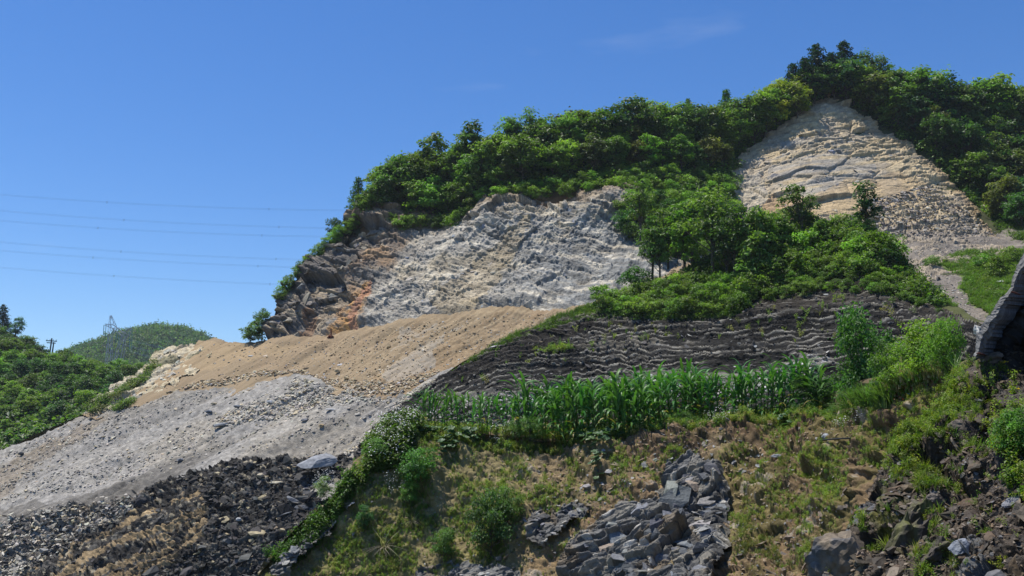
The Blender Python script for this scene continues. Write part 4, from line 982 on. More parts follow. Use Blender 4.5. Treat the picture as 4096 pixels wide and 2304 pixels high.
Bd('boulder', tan, 346, 378, 7, (.45, .36, .22), 'pale tan boulder on the middle of the dirt slope', .8, 1.2, 16)
Bd('boulder', tan, 337, 371, 7, (.47, .38, .24), 'buff pointed boulder uphill of the pale tan one on the dirt slope', .8, 1.3, 17)
Bd('boulder', tan, 337, 357.5, 8, (.38, .39, .40), 'flat blue grey slab lying high on the dirt slope', .3, 1.7, 18, cat='rock slab') if False else None
Bd('boulder', tan, 376, 340, 4.5, (.30, .22, .13), 'small brown boulder near the crest of the dirt slope', .8, 1.2, 19)
Bd('boulder', tan, 359, 390, 6, (.46, .38, .25), 'rounded cream boulder in the stones at the toe of the dirt slope', .8, 1.2, 20)
Bd('rock_slab', rubble, 318, 477, 40, (.26, .265, .275), 'huge flat slate grey slab lying on the black rubble', .42, 2.0, 21, rz=.10, tilt=-.08, cat='rock slab', lift=.9, rx=.5, me=smooth_rock('rock_slab', 21, (2.0, 1.5, .55), M['stone'], rough=.08))
Bd('boulder', rubble, 303, 513, 15, (.085, .09, .10), 'big dark block beside the grassy edge low on the black rubble', .6, 1.5, 22)
Bd('rock_slab', rubble, 296, 508, 16, (.15, .155, .165), 'grey angular slab leaning above the big dark block on the rubble', .35, 1.7, 23, tilt=.4, cat='rock slab', lift=.5, rx=.35)
Bd('rock_slab', rubble, 289, 521, 12, (.14, .145, .155), 'thin grey slab below the big dark block on the rubble', .3, 1.6, 24, tilt=-.3, cat='rock slab')
Bd('boulder', rubble, 240, 523, 6, (.45, .44, .42), 'small white block low on the black rubble', .9, 1.2, 25)
Bd('boulder', rubble, 278, 484, 17, (.55, .49, .36), 'cream white block in the black rubble below the huge slab', .4, 1.9, 26)
Bd('boulder', rubble, 262, 481, 12, (.42, .36, .26), 'buff broken block left of the cream block in the black rubble', .6, 1.4, 27)
Bd('boulder', rubble, 141, 505, 14, (.04, .04, .042), 'black upright block at the head of the yellow banded strata', 1.0, 1.2, 28)
Bd('boulder', rubble, 44, 553, 12, (.26, .25, .23), 'grey rounded boulder near the bottom left corner', .7, 1.4, 29)
Bd('boulder', path, 976, 262, 8, (.40, .38, .34), 'pale block in the grass at the top of the green slope on the right', .8, 1.2, 30)
Bd('rock_slab', path, 1001, 283, 14, (.55, .54, .52), 'white flat slab lying in the grass beside the concrete edge', .2, 2.0, 31, cat='rock slab', rx=.35)
Bd('rock_slab', path, 981, 279, 14, (.55, .52, .46), 'long thin pale slab lying across the grass', .13, 2.6, 32, tilt=.1, cat='rock slab')
Bd('rock_slab', path, 931, 294.5, 6, (.6, .58, .54), 'small white slab at the left edge of the gravel track', .4, 1.6, 33, cat='rock slab')
Bd('rock_slab', path, 954, 292.5, 6, (.6, .58, .54), 'small white slab in the middle of the gravel track', .35, 1.7, 34, cat='rock slab')
Bd('rock_slab', path, 927, 270, 6, (.55, .54, .52), 'upper pale slab beside the gravel track below the rock face', .3, 1.8, 35, cat='rock slab')
Bd('boulder', bank, 832, 448, 8, (.26, .27, .29), 'grey angular boulder on the bank left of the black pipe', .9, 1.1, 36, M['stone_n'])
Bd('boulder', bank, 776, 456, 11, (.30, .31, .32), 'light grey boulder on the weedy bank between outcrop and pipe', .6, 1.4, 37, M['stone_n'])
Bd('boulder', bank, 497, 556, 8, (.22, .19, .16), 'brown grey block half sunk in the bank under the tall weed bush', .8, 1.2, 38, M['stone_n'])
Bd('boulder', bank, 787, 537, 13, (.17, .13, .10), 'brown boulder low on the mossy bank', .6, 1.4, 39, M['stone_n'])
Bd('boulder', near, 846, 572, 66, (1, 1, 1), 'large split boulder, blue grey and tan, at the foot of the near bank', 1.05, 1.0, 40, M['twotone'], tilt=.3, lift=.05, me=smooth_rock('boulder', 40, (1.0, .9, 1.05), M['twotone'], rough=.22))
Bd('rock_block', near, 893, 542, 48, (1, 1, 1), 'mossy dark rock block streaked yellow green on the near bank', 1.5, .9, 47, M['mossy'], tilt=.25, lift=.0, me=smooth_rock('rock_block', 47, (.9, .7, 1.5), M['mossy'], rough=.4), cat='rock')
Bd('rock_block', near, 914, 512, 36, (1, 1, 1), 'smaller mossy rock block uphill of the yellow streaked one', 1.3, .9, 48, M['mossy'], tilt=.4, lift=.0, me=smooth_rock('rock_block', 48, (.9, .7, 1.3), M['mossy'], rough=.4), cat='rock')
Bd('rock_block', near, 945, 567, 34, (1, 1, 1), 'mossy brown block low in the middle of the near bank', 1.0, 1.1, 49, M['mossy'], tilt=-.5, lift=.0, me=smooth_rock('rock_block', 49, (1.1, .8, .9), M['mossy'], rough=.4), cat='rock')
Bd('boulder', near, 1000, 492, 20, (.20, .20, .21), 'grey smooth slab standing out of the dark near bank', .7, 1.5, 42, M['stone_n'], tilt=-.6)
Bd('boulder', near, 964, 566, 24, (.20, .215, .24), 'blue grey broken boulder at the bottom of the near bank', 1.0, 1.3, 43, M['stone_n'], tilt=-.7)
Bd('boulder', near, 964, 450, 24, (.16, .13, .10), 'dark overhanging boulder under the leafy weeds of the near bank', .8, 1.3, 44, M['stone_n'])
Bd('boulder', near, 1006, 385, 26, (.21, .165, .12), 'brown shattered boulder below the hollow under the concrete', .8, 1.3, 45, M['stone_n'], tilt=-.3)
Bd('boulder', near, 935, 500, 20, (.12, .10, .08), 'dark brown boulder in the middle of the near bank', .8, 1.3, 46, M['stone_n'])
print('stones', round(time.time() - T0, 1))

# ================================================================== CONCRETE EDGE
def concrete_edge():
    up = [(974, 356), (976, 340), (982, 326), (988, 318.5), (992, 315), (998.5, 303), (1006, 291), (1012, 276.5), (1019, 264.5), (1030, 248), (1060, 205)]
    lo = [(979, 358), (983, 350), (989, 338), (995, 327.5), (1002, 315), (1009, 301), (1015.5, 292), (1019, 279), (1026, 271), (1040, 252), (1071, 212)]
    MBs = MB(); n = 90; V = []; tt = np.linspace(0, 1, n); k = np.linspace(0, 1, len(up))
    U_ = np.array(up, float); L_ = np.array(lo, float); rows = []
    rr = np.random.default_rng(5); wob = np.convolve(rr.normal(0, 4, n + 6), np.ones(9) / 9, 'same')[3:-3]; wob2 = np.convolve(rr.normal(0, 2.0, n + 6), np.ones(4) / 4, 'same')[3:-3]
    for i, t in enumerate(tt):
        a = np.array([np.interp(t, k, U_[:, 0]), np.interp(t, k, U_[:, 1])]) + wob[i] * np.array([.8, .6]) + rr.normal(0, .15, 2)
        b = np.array([np.interp(t, k, L_[:, 0]), np.interp(t, k, L_[:, 1])]) + wob2[i] * np.array([.8, .6]) + rr.normal(0, .2, 2)
        ring = []
        for s in np.linspace(0, 1, 7):
            q = a * (1 - s) + b * s; ring.append(at(q[0], q[1], 11.9 + rr.normal(0, .005) + .12 * abs(s - .5)))
        b2 = b + rr.normal(0, .5, 2)
        back_lo = at(b2[0] + 22, b2[1] + 2, 14.6); back_up = at(a[0] + 14, a[1] + 5, 14.6)
        rows.append(ring + [back_lo, back_up])
    Pn = np.array(rows); m = Pn.shape[1]; V = Pn.reshape(-1, 3).tolist(); Fq = []
    for i in range(n - 1):
        for j in range(m): Fq.append([i * m + j, i * m + (j + 1) % m, (i + 1) * m + (j + 1) % m, (i + 1) * m + j])
    Fq += [list(range(m)), [(n - 1) * m + j for j in range(m)][::-1]]
    MBs.add(V, Fq); e = empty('concrete_slab', tuple(at(980, 350, 11.9)))
    tag(e, 'broken grey concrete slab edge overhanging the dark hollow on the far right', 'concrete slab')
    b = link('slab', MBs.mesh('slab', M['concrete']), e); b.matrix_parent_inverse = Matrix.Translation(-Vector(e.location))
    for (u, v, du, dv) in ((1017, 293.5, -5.5, -2), (982, 354, -5, -1)):
        p = Vector(at(u, v, 11.88)); q = Vector(at(u + du, v + dv, 11.75)); s = MB(); s.tube([p + (p - q) * .5, (p + q) / 2, q + Vector((0, 0, -.005))], .011, 6)
        o = link('reinforcing_bar', s.mesh('reinforcing_bar', M['rust']), e); o.matrix_parent_inverse = Matrix.Translation(-Vector(e.location))
    rk = smooth_rock('rubble_lump', 77, (1, 1, .9), M['stone_n'], 3, rough=.3); o = link('rubble_lump', rk, e, (.55, .52, .46)); o.matrix_parent_inverse = Matrix.Translation(-Vector(e.location))
    o.location = at(978, 330, 12.0); o.scale = (.13, .13, .17); o['label'] = 'pale pebbly lump stuck to the slab'
concrete_edge()

# ================================================================== TREES
G = dict(mid=(.132, .208, .042), dark=(.062, .122, .034), yel=(.28, .32, .04), blue=(.062, .132, .058), brt=(.175, .28, .045), brn=(.145, .165, .055))
def gcol(*ks):
    c = np.array(G[random.choice(ks)]); return tuple(c * random.uniform(.66, 1.36) * np.array([random.uniform(.85, 1.15), 1, random.uniform(.85, 1.15)]))
def tree_px(u, vtop, H, kind, color, name, label, cat='tree', group=None, D=D_A, off=1.0, wide=1., lean=0.):
    if cat == 'tree' and H > 20 and D is D_A: dv = 8 + 2 * (u > 845) - 3 * (u < 300); vtop -= dv; H += dv + 2
    wide = 1 + (wide - 1) * .45
    vb = vtop + H; r = float(D(np.array(u), np.array(vb))) + off; p = at(u, vb, r)
    if vb < 60: pass
    return tree(p - np.array([0, 0, .2]), px2m(H, r) * 1.02, kind, color, name, label, cat, group, wide, lean)
WOODG = 'trees of the wood above the grey cliff'; WR = 'trees of the dark wood right of the pale rock face'
sil = [(357, 181, 36, 'conifer', 'dark', 'small dark conifer on the left shoulder of the ridge'), (366, 198, 25, 'broad', 'brt', 'bright green small tree under the conifer on the left shoulder'),
       (388, 168, 42, 'tall', 'mid', 'tall green tree at the left end of the ridge wood'), (402, 158, 48, 'broad', 'mid', 'broad tree second from the left end of the ridge wood'),
       (433, 137, 58, 'tall', 'brt', 'tall round topped tree standing highest on the left of the ridge'), (455, 154, 44, 'broad', 'mid', 'lower tree between two tall trees on the left of the ridge'),
       (474, 124, 62, 'tall', 'dark', 'tall dark tree rising left of the dip in the ridge skyline'), (497, 137, 48, 'broad', 'mid', 'small rounded tree in the dip of the ridge skyline'),
       (529, 112, 60, 'open', 'mid', 'wide feathery tree right of the dip in the ridge skyline'), (512, 124, 50, 'open', 'mid', 'feathery tree leaning out left of the wide feathery one')]
for (u, v, H, k, g, l) in sil: tree_px(u, v, H, k, gcol(g), 'conifer_tree' if k == 'conifer' else 'broadleaf_tree', l, wide=1.15 if k != 'conifer' else .9)
for (u, v, H, k, g) in [(553, 130, 44, 'broad', 'mid'), (571, 119, 50, 'broad', 'mid'), (583, 113, 50, 'tall', 'yel'), (598, 114, 50, 'broad', 'mid'), (612, 108, 52, 'broad', 'dark'), (625, 106, 48, 'tall', 'mid'), (637, 103, 52, 'broad', 'mid'), (653, 103, 50, 'tall', 'mid'),
                        (667, 109, 46, 'broad', 'brt'), (679, 107, 48, 'broad', 'mid'), (697, 108, 46, 'broad', 'dark'), (713, 109, 44, 'broad', 'mid'), (738, 104, 42, 'broad', 'brt'), (752, 98, 44, 'broad', 'mid'), (765, 96, 42, 'broad', 'brt'), (541, 124, 44, 'broad', 'mid'), (418, 158, 44, 'broad', 'mid'), (377, 188, 30, 'broad', 'mid')]:
    tree_px(u, v, H, k, gcol(g), 'broadleaf_tree', 'green broadleaf tree in the wood above the grey cliff', group=WOODG, wide=1.25)
tree_px(727, 91, 44, 'conifer', gcol('dark'), 'conifer_tree', 'lone pointed conifer on the ridge skyline left of the summit', wide=.85)
tree_px(690, 101, 34, 'conifer', gcol('dark'), 'conifer_tree', 'small conifer tip poking out of the middle ridge wood', wide=.7)
for (u, v, H, l) in [(794, 66, 36, 'leftmost dark conifer of the summit group'), (806, 60, 40, 'dark conifer second from the left in the summit group'), (820, 45, 46, 'tall pointed conifer left of the summit top'), (833, 54, 38, 'short conifer between the two tallest summit conifers'), (845, 43, 44, 'tall dark conifer standing highest on the summit')]:
    tree_px(u, v, H, 'conifer', (.022, .055, .028), 'conifer_tree', l, wide=1.7, off=-.6)
for (u, v, H, k, g, l) in [(860, 58, 40, 'open', 'dark', 'broad dark tree on the right shoulder of the summit'), (876, 64, 38, 'open', 'mid', 'leaning feathery tree right of the summit conifers'), (782, 82, 36, 'broad', 'yel', 'yellow green tree on the left shoulder of the summit'), (835, 68, 30, 'broad', 'brt', 'bright bushy tree right under the summit conifers'),
                           (797, 88, 32, 'broad', 'yel', 'yellow green tree lower left of the summit conifers'), (815, 78, 26, 'broad', 'mid', 'low green tree at the summit above the rock point'),
                           (930, 74, 52, 'broad', 'mid', 'big round crowned tree on the right skyline'), (1002, 80, 56, 'broad', 'mid', 'large round tree at the right end of the skyline')]:
    tree_px(u, v, H, k, gcol(g), 'broadleaf_tree', l, wide=1.3)
for (u, v, H, g) in [(892, 74, 40, 'mid'), (908, 75, 44, 'mid'), (918, 80, 44, 'dark'), (945, 82, 48, 'dark'), (957, 91, 44, 'mid'), (968, 88, 48, 'dark'), (984, 83, 54, 'mid'), (1018, 90, 56, 'mid'), (849, 68, 34, 'mid'), (1032, 96, 60, 'mid')]:
    tree_px(u, v, H, 'broad', gcol(g), 'broadleaf_tree', 'deep green broadleaf tree in the wood right of the pale rock face', group=WR, wide=1.3)

def spaced(poly, d, n=4000, bias=None):
    q = sample_poly(poly, n); out = []
    for p in q:
        dd = d if bias is None else d * bias(p)
        if all((p[0] - o[0]) ** 2 + ((p[1] - o[1]) * 1.2) ** 2 > dd * dd for o in out): out.append(p)
    return out
W1 = [(372, 214), (380, 195), (420, 184), (470, 172), (530, 160), (612, 152), (700, 152), (760, 138), (783, 118), (772, 130), (738, 150), (728, 170), (700, 178), (640, 168), (600, 172), (560, 178), (510, 186), (480, 198), (455, 216), (420, 217), (395, 212)]
for p in spaced(W1, 12.5):
    H = random.uniform(22, 36) + (10 if random.random() < .2 else 0); tree_px(p[0], p[1] - H * .9, H, random.choice(['broad', 'broad', 'tall']), gcol(*(['mid', 'mid', 'dark', 'brt', 'brn'] if p[0] < 735 else ['yel', 'brt', 'mid'])), 'broadleaf_tree', 'green broadleaf tree in the wood above the grey cliff', group=WOODG, wide=1.35)
W2 = [(836, 96), (870, 104), (930, 120), (1032, 130), (1034, 232), (1012, 226), (985, 200), (952, 168), (925, 147), (893, 128), (862, 106)]
for p in spaced(W2, 13.5):
    H = random.uniform(28, 42); tree_px(p[0], p[1] - H * .9, H, 'broad', gcol('mid', 'mid', 'dark', 'blue', 'brn'), 'broadleaf_tree', 'deep green broadleaf tree in the wood right of the pale rock face', group=WR, wide=1.35)
for (u, v) in [(776, 122), (768, 112), (788, 108), (798, 102), (806, 98), (818, 94), (760, 120), (842, 92), (854, 98), (826, 90), (812, 90)]:
    tree_px(u, v - 20, 26, 'broad', gcol('yel', 'brt', 'mid') if u < 810 else gcol('dark', 'mid'), 'broadleaf_tree', 'small tree fringing the top of the pale rock face', group='trees fringing the rock face', wide=1.4)
print('ridge trees', round(time.time() - T0, 1))

# shrub belts
def shrub_belt(poly, d, H, cols, label, group, D, off=.3, kind='bush', wide=1.1):
    for p in spaced(poly, d, 2500):
        h = random.uniform(*H); tree_px(p[0], p[1] - h * .85, h, kind, gcol(*cols), 'shrub', label, 'shrub', group, D, off, wide)
shrub_belt([(480, 199), (517, 190), (560, 188), (600, 180), (622, 172), (690, 176), (728, 184), (735, 215), (700, 222), (650, 208), (622, 192), (596, 188), (564, 196), (517, 198), (487, 204)], 9, (12, 18), ['brt', 'brt', 'mid'], 'bright green shrub on the belt along the upper rim of the grey cliff', 'shrubs along the cliff rim', D_A, .5)
shrub_belt([(626, 200), (700, 205), (735, 215), (733, 240), (712, 262), (690, 255), (665, 262), (645, 250), (628, 238), (624, 222)], 10, (15, 24), ['mid', 'brt', 'dark'], 'shrub hanging over the right end of the grey cliff', 'shrubs over the right end of the cliff', D_A, -1.0)
for i, (u, v) in enumerate([(281, 296), (285, 288), (290, 282), (297, 274), (303, 268), (309, 262), (315, 256), (321, 250), (327, 244), (333, 238), (340, 233), (346, 229), (352, 225), (359, 220), (366, 215), (372, 216), (380, 220), (392, 221), (402, 223), (412, 222), (424, 222), (440, 222), (452, 222), (464, 214), (474, 206)]):
    tree_px(u + random.uniform(-2, 1), v - 9, 13 + (u > 400) * 4, 'bush', gcol('brt', 'mid'), 'shrub', 'low bright shrub on the sloping left rim of the cliff', 'shrub', 'shrubs on the left rim', D_A, .4, 1.2)
tree_px(335, 216, 18, 'bush', gcol('dark'), 'shrub', 'dark rounded bush standing up from the left rim of the cliff', 'shrub', wide=.9)
tree_px(262, 311, 26, 'open', (.13, .21, .08), 'broadleaf_tree', 'wispy small tree beside the foot of the cliff on the skyline', wide=1.0, off=1.5)
tree_px(250, 324, 18, 'bush', (.14, .22, .07), 'shrub', 'loose green bush leftmost beside the foot of the cliff', 'shrub', wide=1.1, off=1.0)
tree_px(258, 318, 22, 'bush', (.12, .19, .06), 'shrub', 'green bush between the wispy tree and the leftmost bush', 'shrub', wide=1.1, off=1.0)

# the ledge in front of the rock face
LD = 'ledge'
for (u, vt, H, k, g, l) in [(712, 184, 100, 'open', 'mid', 'tallest open crowned tree on the ledge with its bare trunk showing'), (652, 214, 68, 'slim', 'mid', 'thin bare stemmed tree at the left of the ledge'), (660, 226, 56, 'slim', 'mid', 'second thin stemmed tree at the left of the ledge'),
                            (692, 230, 47, 'slim', 'brt', 'slender bright topped tree left of the tallest ledge tree'), (640, 180, 60, 'slim', 'mid', 'very thin tall tree against the right end of the grey cliff'), (736, 206, 82, 'open', 'dark', 'dark tree right behind the tallest ledge tree'),
                            (755, 204, 84, 'tall', 'mid', 'leafy tree right of the tallest ledge tree'), (803, 182, 70, 'open', 'mid', 'tree with a leaning top in front of the rock face'), (868, 175, 66, 'slim', 'dark', 'narrow dark tree standing alone in front of the rock face'), (726, 220, 66, 'slim', 'dark', 'narrow tree between the two tall ledge trees')]:
    tree_px(u, vt, H, k, gcol(g), 'broadleaf_tree', l, D=D_B, off=.8, wide=1.35 if k == 'slim' and u > 860 else 1.0)
for (u, vt, H, g, l) in [(684, 196, 76, 'brt', 'feathery bright tree left of the tallest ledge tree'), (770, 206, 66, 'mid', 'rounded green tree midway along the ledge thicket'), (786, 212, 56, 'brt', 'bright green tree left of the leaning topped one'), (822, 216, 44, 'mid', 'low rounded tree right of the leaning topped one'), (668, 206, 60, 'mid', 'thin crowned tree over the cliff end')]:
    tree_px(u, vt, H, 'tall', gcol(g), 'broadleaf_tree', l, D=D_B, off=.9)
tree_px(636, 264, 26, 'bush', gcol('dark'), 'shrub', 'dark round bush at the left of the ledge by the cliff foot', 'shrub', D=D_B, off=.4, wide=1.3)
shrub_belt([(735, 262), (760, 240), (790, 232), (830, 232), (868, 236), (895, 262), (888, 276), (850, 272), (815, 276), (780, 284), (750, 296)], 11, (22, 36), ['mid', 'brt', 'mid', 'dark'], 'leafy shrub in the thicket in front of the rock face', 'shrubs of the ledge thicket', D_B, .6)
shrub_belt([(600, 304), (640, 294), (680, 285), (735, 285), (750, 298), (735, 314), (692, 318), (640, 318), (600, 318)], 9.5, (15, 26), ['mid', 'brt', 'mid'], 'green shrub above the black shale in the middle', 'shrubs above the black shale', D_B, .4)
shrub_belt([(775, 284), (815, 272), (874, 270), (900, 290), (905, 300), (874, 292), (820, 291), (790, 297), (765, 305)], 9, (10, 18), ['brt', 'mid', 'mid'], 'leafy shrub in the thicket in front of the rock face', 'shrubs of the ledge thicket', D_B, .1)
shrub_belt([(893, 270), (920, 284), (950, 308), (940, 314), (905, 300)], 8, (8, 14), ['brt', 'mid'], 'low shrub on the grass edge right of the black shale', 'shrubs right of the shale', D_B, .2)
for (u, v, H, l) in [(933, 262, 14, 'small dark shrub left of the green slope beside the track'), (1000, 268, 22, 'leafy bright shrub on the green slope near the concrete'), (985, 262, 18, 'dull green shrub on the green slope left of the bright one'), (1014, 256, 20, 'dark shrub on the green slope by the frame edge')]:
    tree_px(u, v - H * .6, H, 'bush', gcol('brt' if 'bright' in l else 'mid'), 'shrub', l, 'shrub', D=D_A, off=-.3, wide=1.2)

# far left: spur wood
SPG = 'trees of the wooded spur on the left'
for (u, v, H, k, l) in [(2, 303, 40, 'conifer', 'tall dark conifer at the left frame edge'), (11, 325, 34, 'conifer', 'dark conifer just right of the tall one at the left edge')][:1]:
    tree_px(u, v, H, k, (.02, .045, .028), 'conifer_tree', l, D=D_S, wide=1.1)
tree_px(14, 317, 30, 'open', gcol('blue'), 'broadleaf_tree', 'small pale crowned tree beside the conifer at the left edge', D=D_S, wide=.9)
for (u, v) in [(-6, 322), (8, 334), (26, 335), (36, 344), (52, 352), (64, 349), (76, 354), (90, 358), (100, 362), (108, 366), (118, 358), (128, 364), (140, 362), (148, 368), (154, 372)]:
    tree_px(u, v, 26, 'broad', gcol('mid', 'dark', 'mid'), 'broadleaf_tree', 'leafy tree in the wood on the left spur', group=SPG, D=D_S, off=.5, wide=1.4)
for p in spaced([(-8, 356), (40, 370), (90, 388), (150, 396), (160, 402), (120, 412), (88, 426), (50, 446), (0, 466), (-10, 466)], 12.5):
    H = random.uniform(22, 32); tree_px(p[0], p[1] - H * .9, H, 'broad', gcol('mid', 'mid', 'dark', 'brt'), 'broadleaf_tree', 'leafy tree in the wood on the left spur', group=SPG, D=D_S, off=.5, wide=1.45)
print('trees', round(time.time() - T0, 1))

# ================================================================== GROUND COVER (stuff)
def clump_mesh(seed, n=110, size=.16, flat=.6):
    rr = np.random.default_rng(seed); d = rr.normal(size=(n, 3)); d /= np.linalg.norm(d, axis=1, keepdims=True); d[:, 2] = np.abs(d[:, 2])
    pos = d * rr.uniform(.25, .55, (n, 1)) * np.array([1, 1, flat * 1.6]) * (1 + .3 * np.sin(d[:, :1] * 9 + seed))
    return leaves_mesh('leaf_clump', pos, d * .5 + [0, 0, .8] + rr.normal(0, .5, (n, 3)), size * rr.uniform(.6, 1.3, n), M['leaf_i'], rr.uniform(.55, 1.25, n), .6, rnd=rr)
CLUMPS = [clump_mesh(i, 130, .15, .6) for i in range(5)]
def blade_mesh(seed, n=12, h=1., w=.03, spread=.45, seg=3, mat=None):
    rr = random.Random(seed); V = []; Fq = []; C = []
    for k in range(n):
        a = rr.uniform(0, 6.28); b = rr.uniform(.1, spread); L_ = h * rr.uniform(.6, 1.05); x0, y0 = rr.uniform(-.08, .08), rr.uniform(-.08, .08); s = len(V); px_, py_ = -math.sin(a), math.cos(a); sh = rr.uniform(.7, 1.25)
        for i in range(seg + 1):
            t = i / seg; o = b * L_ * t ** 1.8; z = L_ * (t - .35 * b * t * t * 1.6); ww = w * (1 - t) ** .7 * .5 + .001
            V += [(x0 + math.cos(a) * o + px_ * ww, y0 + math.sin(a) * o + py_ * ww, z), (x0 + math.cos(a) * o - px_ * ww, y0 + math.sin(a) * o - py_ * ww, z)]; C += [(sh,) * 3] * 2
        for i in range(seg): Fq.append([s + 2 * i, s + 2 * i + 1, s + 2 * i + 3, s + 2 * i + 2])
    return mesh_np('grass_tuft', V, Fq, C, mat or M['leaf_i'])
TUFTS = [blade_mesh(i, 14, 1, .045, .8) for i in range(4)]
def weed_mesh(seed, nst=4, nl=11, ls=.20, mat=None, spread=.35):
    rr = np.random.default_rng(seed); pos = []; nrm = []; V = MB()
    for s in range(nst):
        a = rr.uniform(0, 6.28); sp_ = rr.uniform(.1, spread); h = rr.uniform(.6, 1)
        t = np.linspace(.15, 1, nl); base = np.stack([np.cos(a) * sp_ * t ** 1.4, np.sin(a) * sp_ * t ** 1.4, h * t], 1)
        ph = rr.uniform(0, 6.28) + np.arange(nl) * 2.4; off = np.stack([np.cos(ph), np.sin(ph), 0 * ph + .1], 1) * ls * .55
        pos.append(base + off); nrm.append(off * .8 + [0, 0, .16] + rr.normal(0, .05, (nl, 3)))
    pos = np.concatenate(pos); nrm = np.concatenate(nrm)
    return leaves_mesh('weed', pos, nrm, ls * rr.uniform(.6, 1.2, len(pos)), mat or M['leaf_i'], None, .5, .4, rnd=rr)
WEEDS = [weed_mesh(i + 900) for i in range(5)]
FINEW = [weed_mesh(i + 950, 5, 11, .19, spread=.6) for i in range(4)]
def cover(name, surf, poly, n, size, cols, protos_, label=None, dens=None, tilt=.15, r_aware=True, lift=0.):
    p = sample_poly(poly, n, dens); n = len(p); P = surf.p(p[:, 0], p[:, 1]); rot = np.stack([rng.normal(0, tilt, n), rng.normal(0, tilt, n), rng.uniform(0, 6.28, n)], 1)
    s = rng.uniform(*size, n); return scatter(name, P + np.array([0, 0, lift]), rot, s[:, None] * rng.uniform(.85, 1.2, (n, 3)), vary(pick(cols, n), n, .25, .10), protos_, label=label)
def warm(L_): return [tuple(np.array(x) * (1.06, 1.0, .90)) for x in L_]
GB = [(.10, .165, .03), (.075, .13, .025), (.13, .185, .035)]
GY = [(.25, .31, .055), (.19, .27, .05), (.13, .21, .04), (.27, .26, .085)]
cover('undergrowth', hillside, [(345, 232), (385, 186), (473, 156), (612, 134), (755, 120), (827, 74), (982, 114), (1050, 120), (1050, 240), (1005, 232), (940, 170), (830, 90), (735, 160), (735, 240), (660, 262), (622, 190), (560, 190), (483, 204), (440, 224), (375, 214)], 2600, (1.5, 3.4), [G['mid'], G['brt'], G['dark']], CLUMPS)
cover('ledge_undergrowth', ledge, [(600, 312), (612, 303), (640, 294), (660, 284), (760, 238), (800, 228), (870, 232), (900, 262), (946, 308), (898, 300), (874, 276), (815, 280), (767, 296), (739, 316), (692, 320), (605, 320)], 1300, (.8, 1.8), GB, CLUMPS)
cover('ledge_grass', ledge, [(450, 375), (493, 346), (576, 310), (640, 300), (740, 300), (739, 318), (692, 322), (576, 322), (493, 354)], 3400, (.35, 1.0), GB, TUFTS + CLUMPS[:2])
cover('shale_tufts', shale, [(535, 352), (560, 345), (575, 352), (550, 358)], 60, (.4, 1.0), GY, TUFTS + CLUMPS)
cover('shale_tufts', shale, [(400, 420), (453, 380), (560, 330), (700, 325), (760, 305), (860, 285), (940, 325), (900, 350), (700, 340), (500, 380)], 130, (.3, .8), GY, TUFTS + FINEW)
cover('green_slope_grass', path, GR_POLY, 7000, (.35, .8), [(.13, .21, .03), (.10, .18, .03), (.16, .23, .04)], TUFTS)
cover('green_slope_clumps', path, GR_POLY, 260, (.5, 1.4), [(.11, .18, .035), (.14, .19, .04)], CLUMPS)
cover('track_edge_grass', path, GL_POLY, 3500, (.35, .8), [(.13, .20, .03), (.10, .17, .03)], TUFTS + FINEW)
cover('rock_face_edge_grass', hillside, [(935, 165), (960, 185), (1005, 236), (1030, 245), (1030, 225), (1000, 215), (970, 185), (945, 162)], 1100, (.6, 1.6), GB, TUFTS + CLUMPS)
cover('rim_grass', tan, [(447, 376), (470, 361), (505, 343), (560, 317), (590, 307), (600, 309), (540, 326), (480, 358)], 300, (.3, .7), GB, TUFTS)
cover('pale_rock_weeds', white, [(84, 412), (95, 402), (130, 385), (150, 368), (153, 360), (160, 366), (140, 385), (118, 400), (100, 412)], 160, (.6, 1.6), [G['brn'], G['mid']], CLUMPS)
cover('pale_rock_weeds', white, [(112, 408), (135, 398), (140, 402), (118, 412)], 60, (.6, 1.4), [G['mid']], CLUMPS)
cover('spur_undergrowth', spur, [(-60, 320), (0, 345), (60, 372), (150, 395), (165, 402), (120, 430), (0, 470), (-60, 480)], 1600, (3, 6), [G['mid'], G['dark']], CLUMPS)
# far wood: one mass
fi = rng.integers(6, FH.shape[0] - 6, (9000, 2)); Pf = FH[fi[:, 0], fi[:, 1]] + rng.uniform(-1.2, 1.2, (9000, 3)); k = (Pf[:, 1] < 830) & (Pf[:, 2] > -10); Pf = Pf[k][:5200]
scatter('far_wood', Pf, up_rot(len(Pf)), rng.uniform(5, 9.5, (len(Pf), 1)) * np.array([1, 1, 1.5]), vary(pick([G['mid'], G['dark'], G['blue']], len(Pf)), len(Pf), .3, .1), CLUMPS, label='far hill wood')

# weeds on the bank in front
def bank_dens(u, v):
    n = uvn(u, v, 26, 401, 4) + .5 * uvn(u, v, 8, 402, 2)
    base = np.interp(u, [240, 420, 500, 560, 640, 740, 860], [.75, .65, .4, -.1, -.25, .0, .4]) - .25 * (v > 520) * (u > 480)
    inout = inpoly(u, v, OUT)
    return np.clip(base + 1.0 * n, 0.012, 1) * ~inout
cover('bank_weeds', bank, CP, 9000, (.05, .16), GY, FINEW + WEEDS[:2], dens=bank_dens)
cover('bank_grass', bank, CP, 6500, (.05, .15), GY + [(.34, .29, .14), (.30, .26, .12)], TUFTS, dens=lambda u, v: np.clip(bank_dens(u, v) + .12, 0, 1) * ~inpoly(u, v, OUT))
cover('bank_moss_weeds', bank, [(730, 560), (740, 490), (760, 460), (800, 455), (850, 462), (840, 510), (810, 560)], 1700, (.05, .13), [(.13, .17, .03), (.10, .13, .025), (.17, .17, .03)], FINEW, dens=lambda u, v: np.clip(.1 + 1.3 * uvn(u, v, 14, 411, 3), .02, 1))
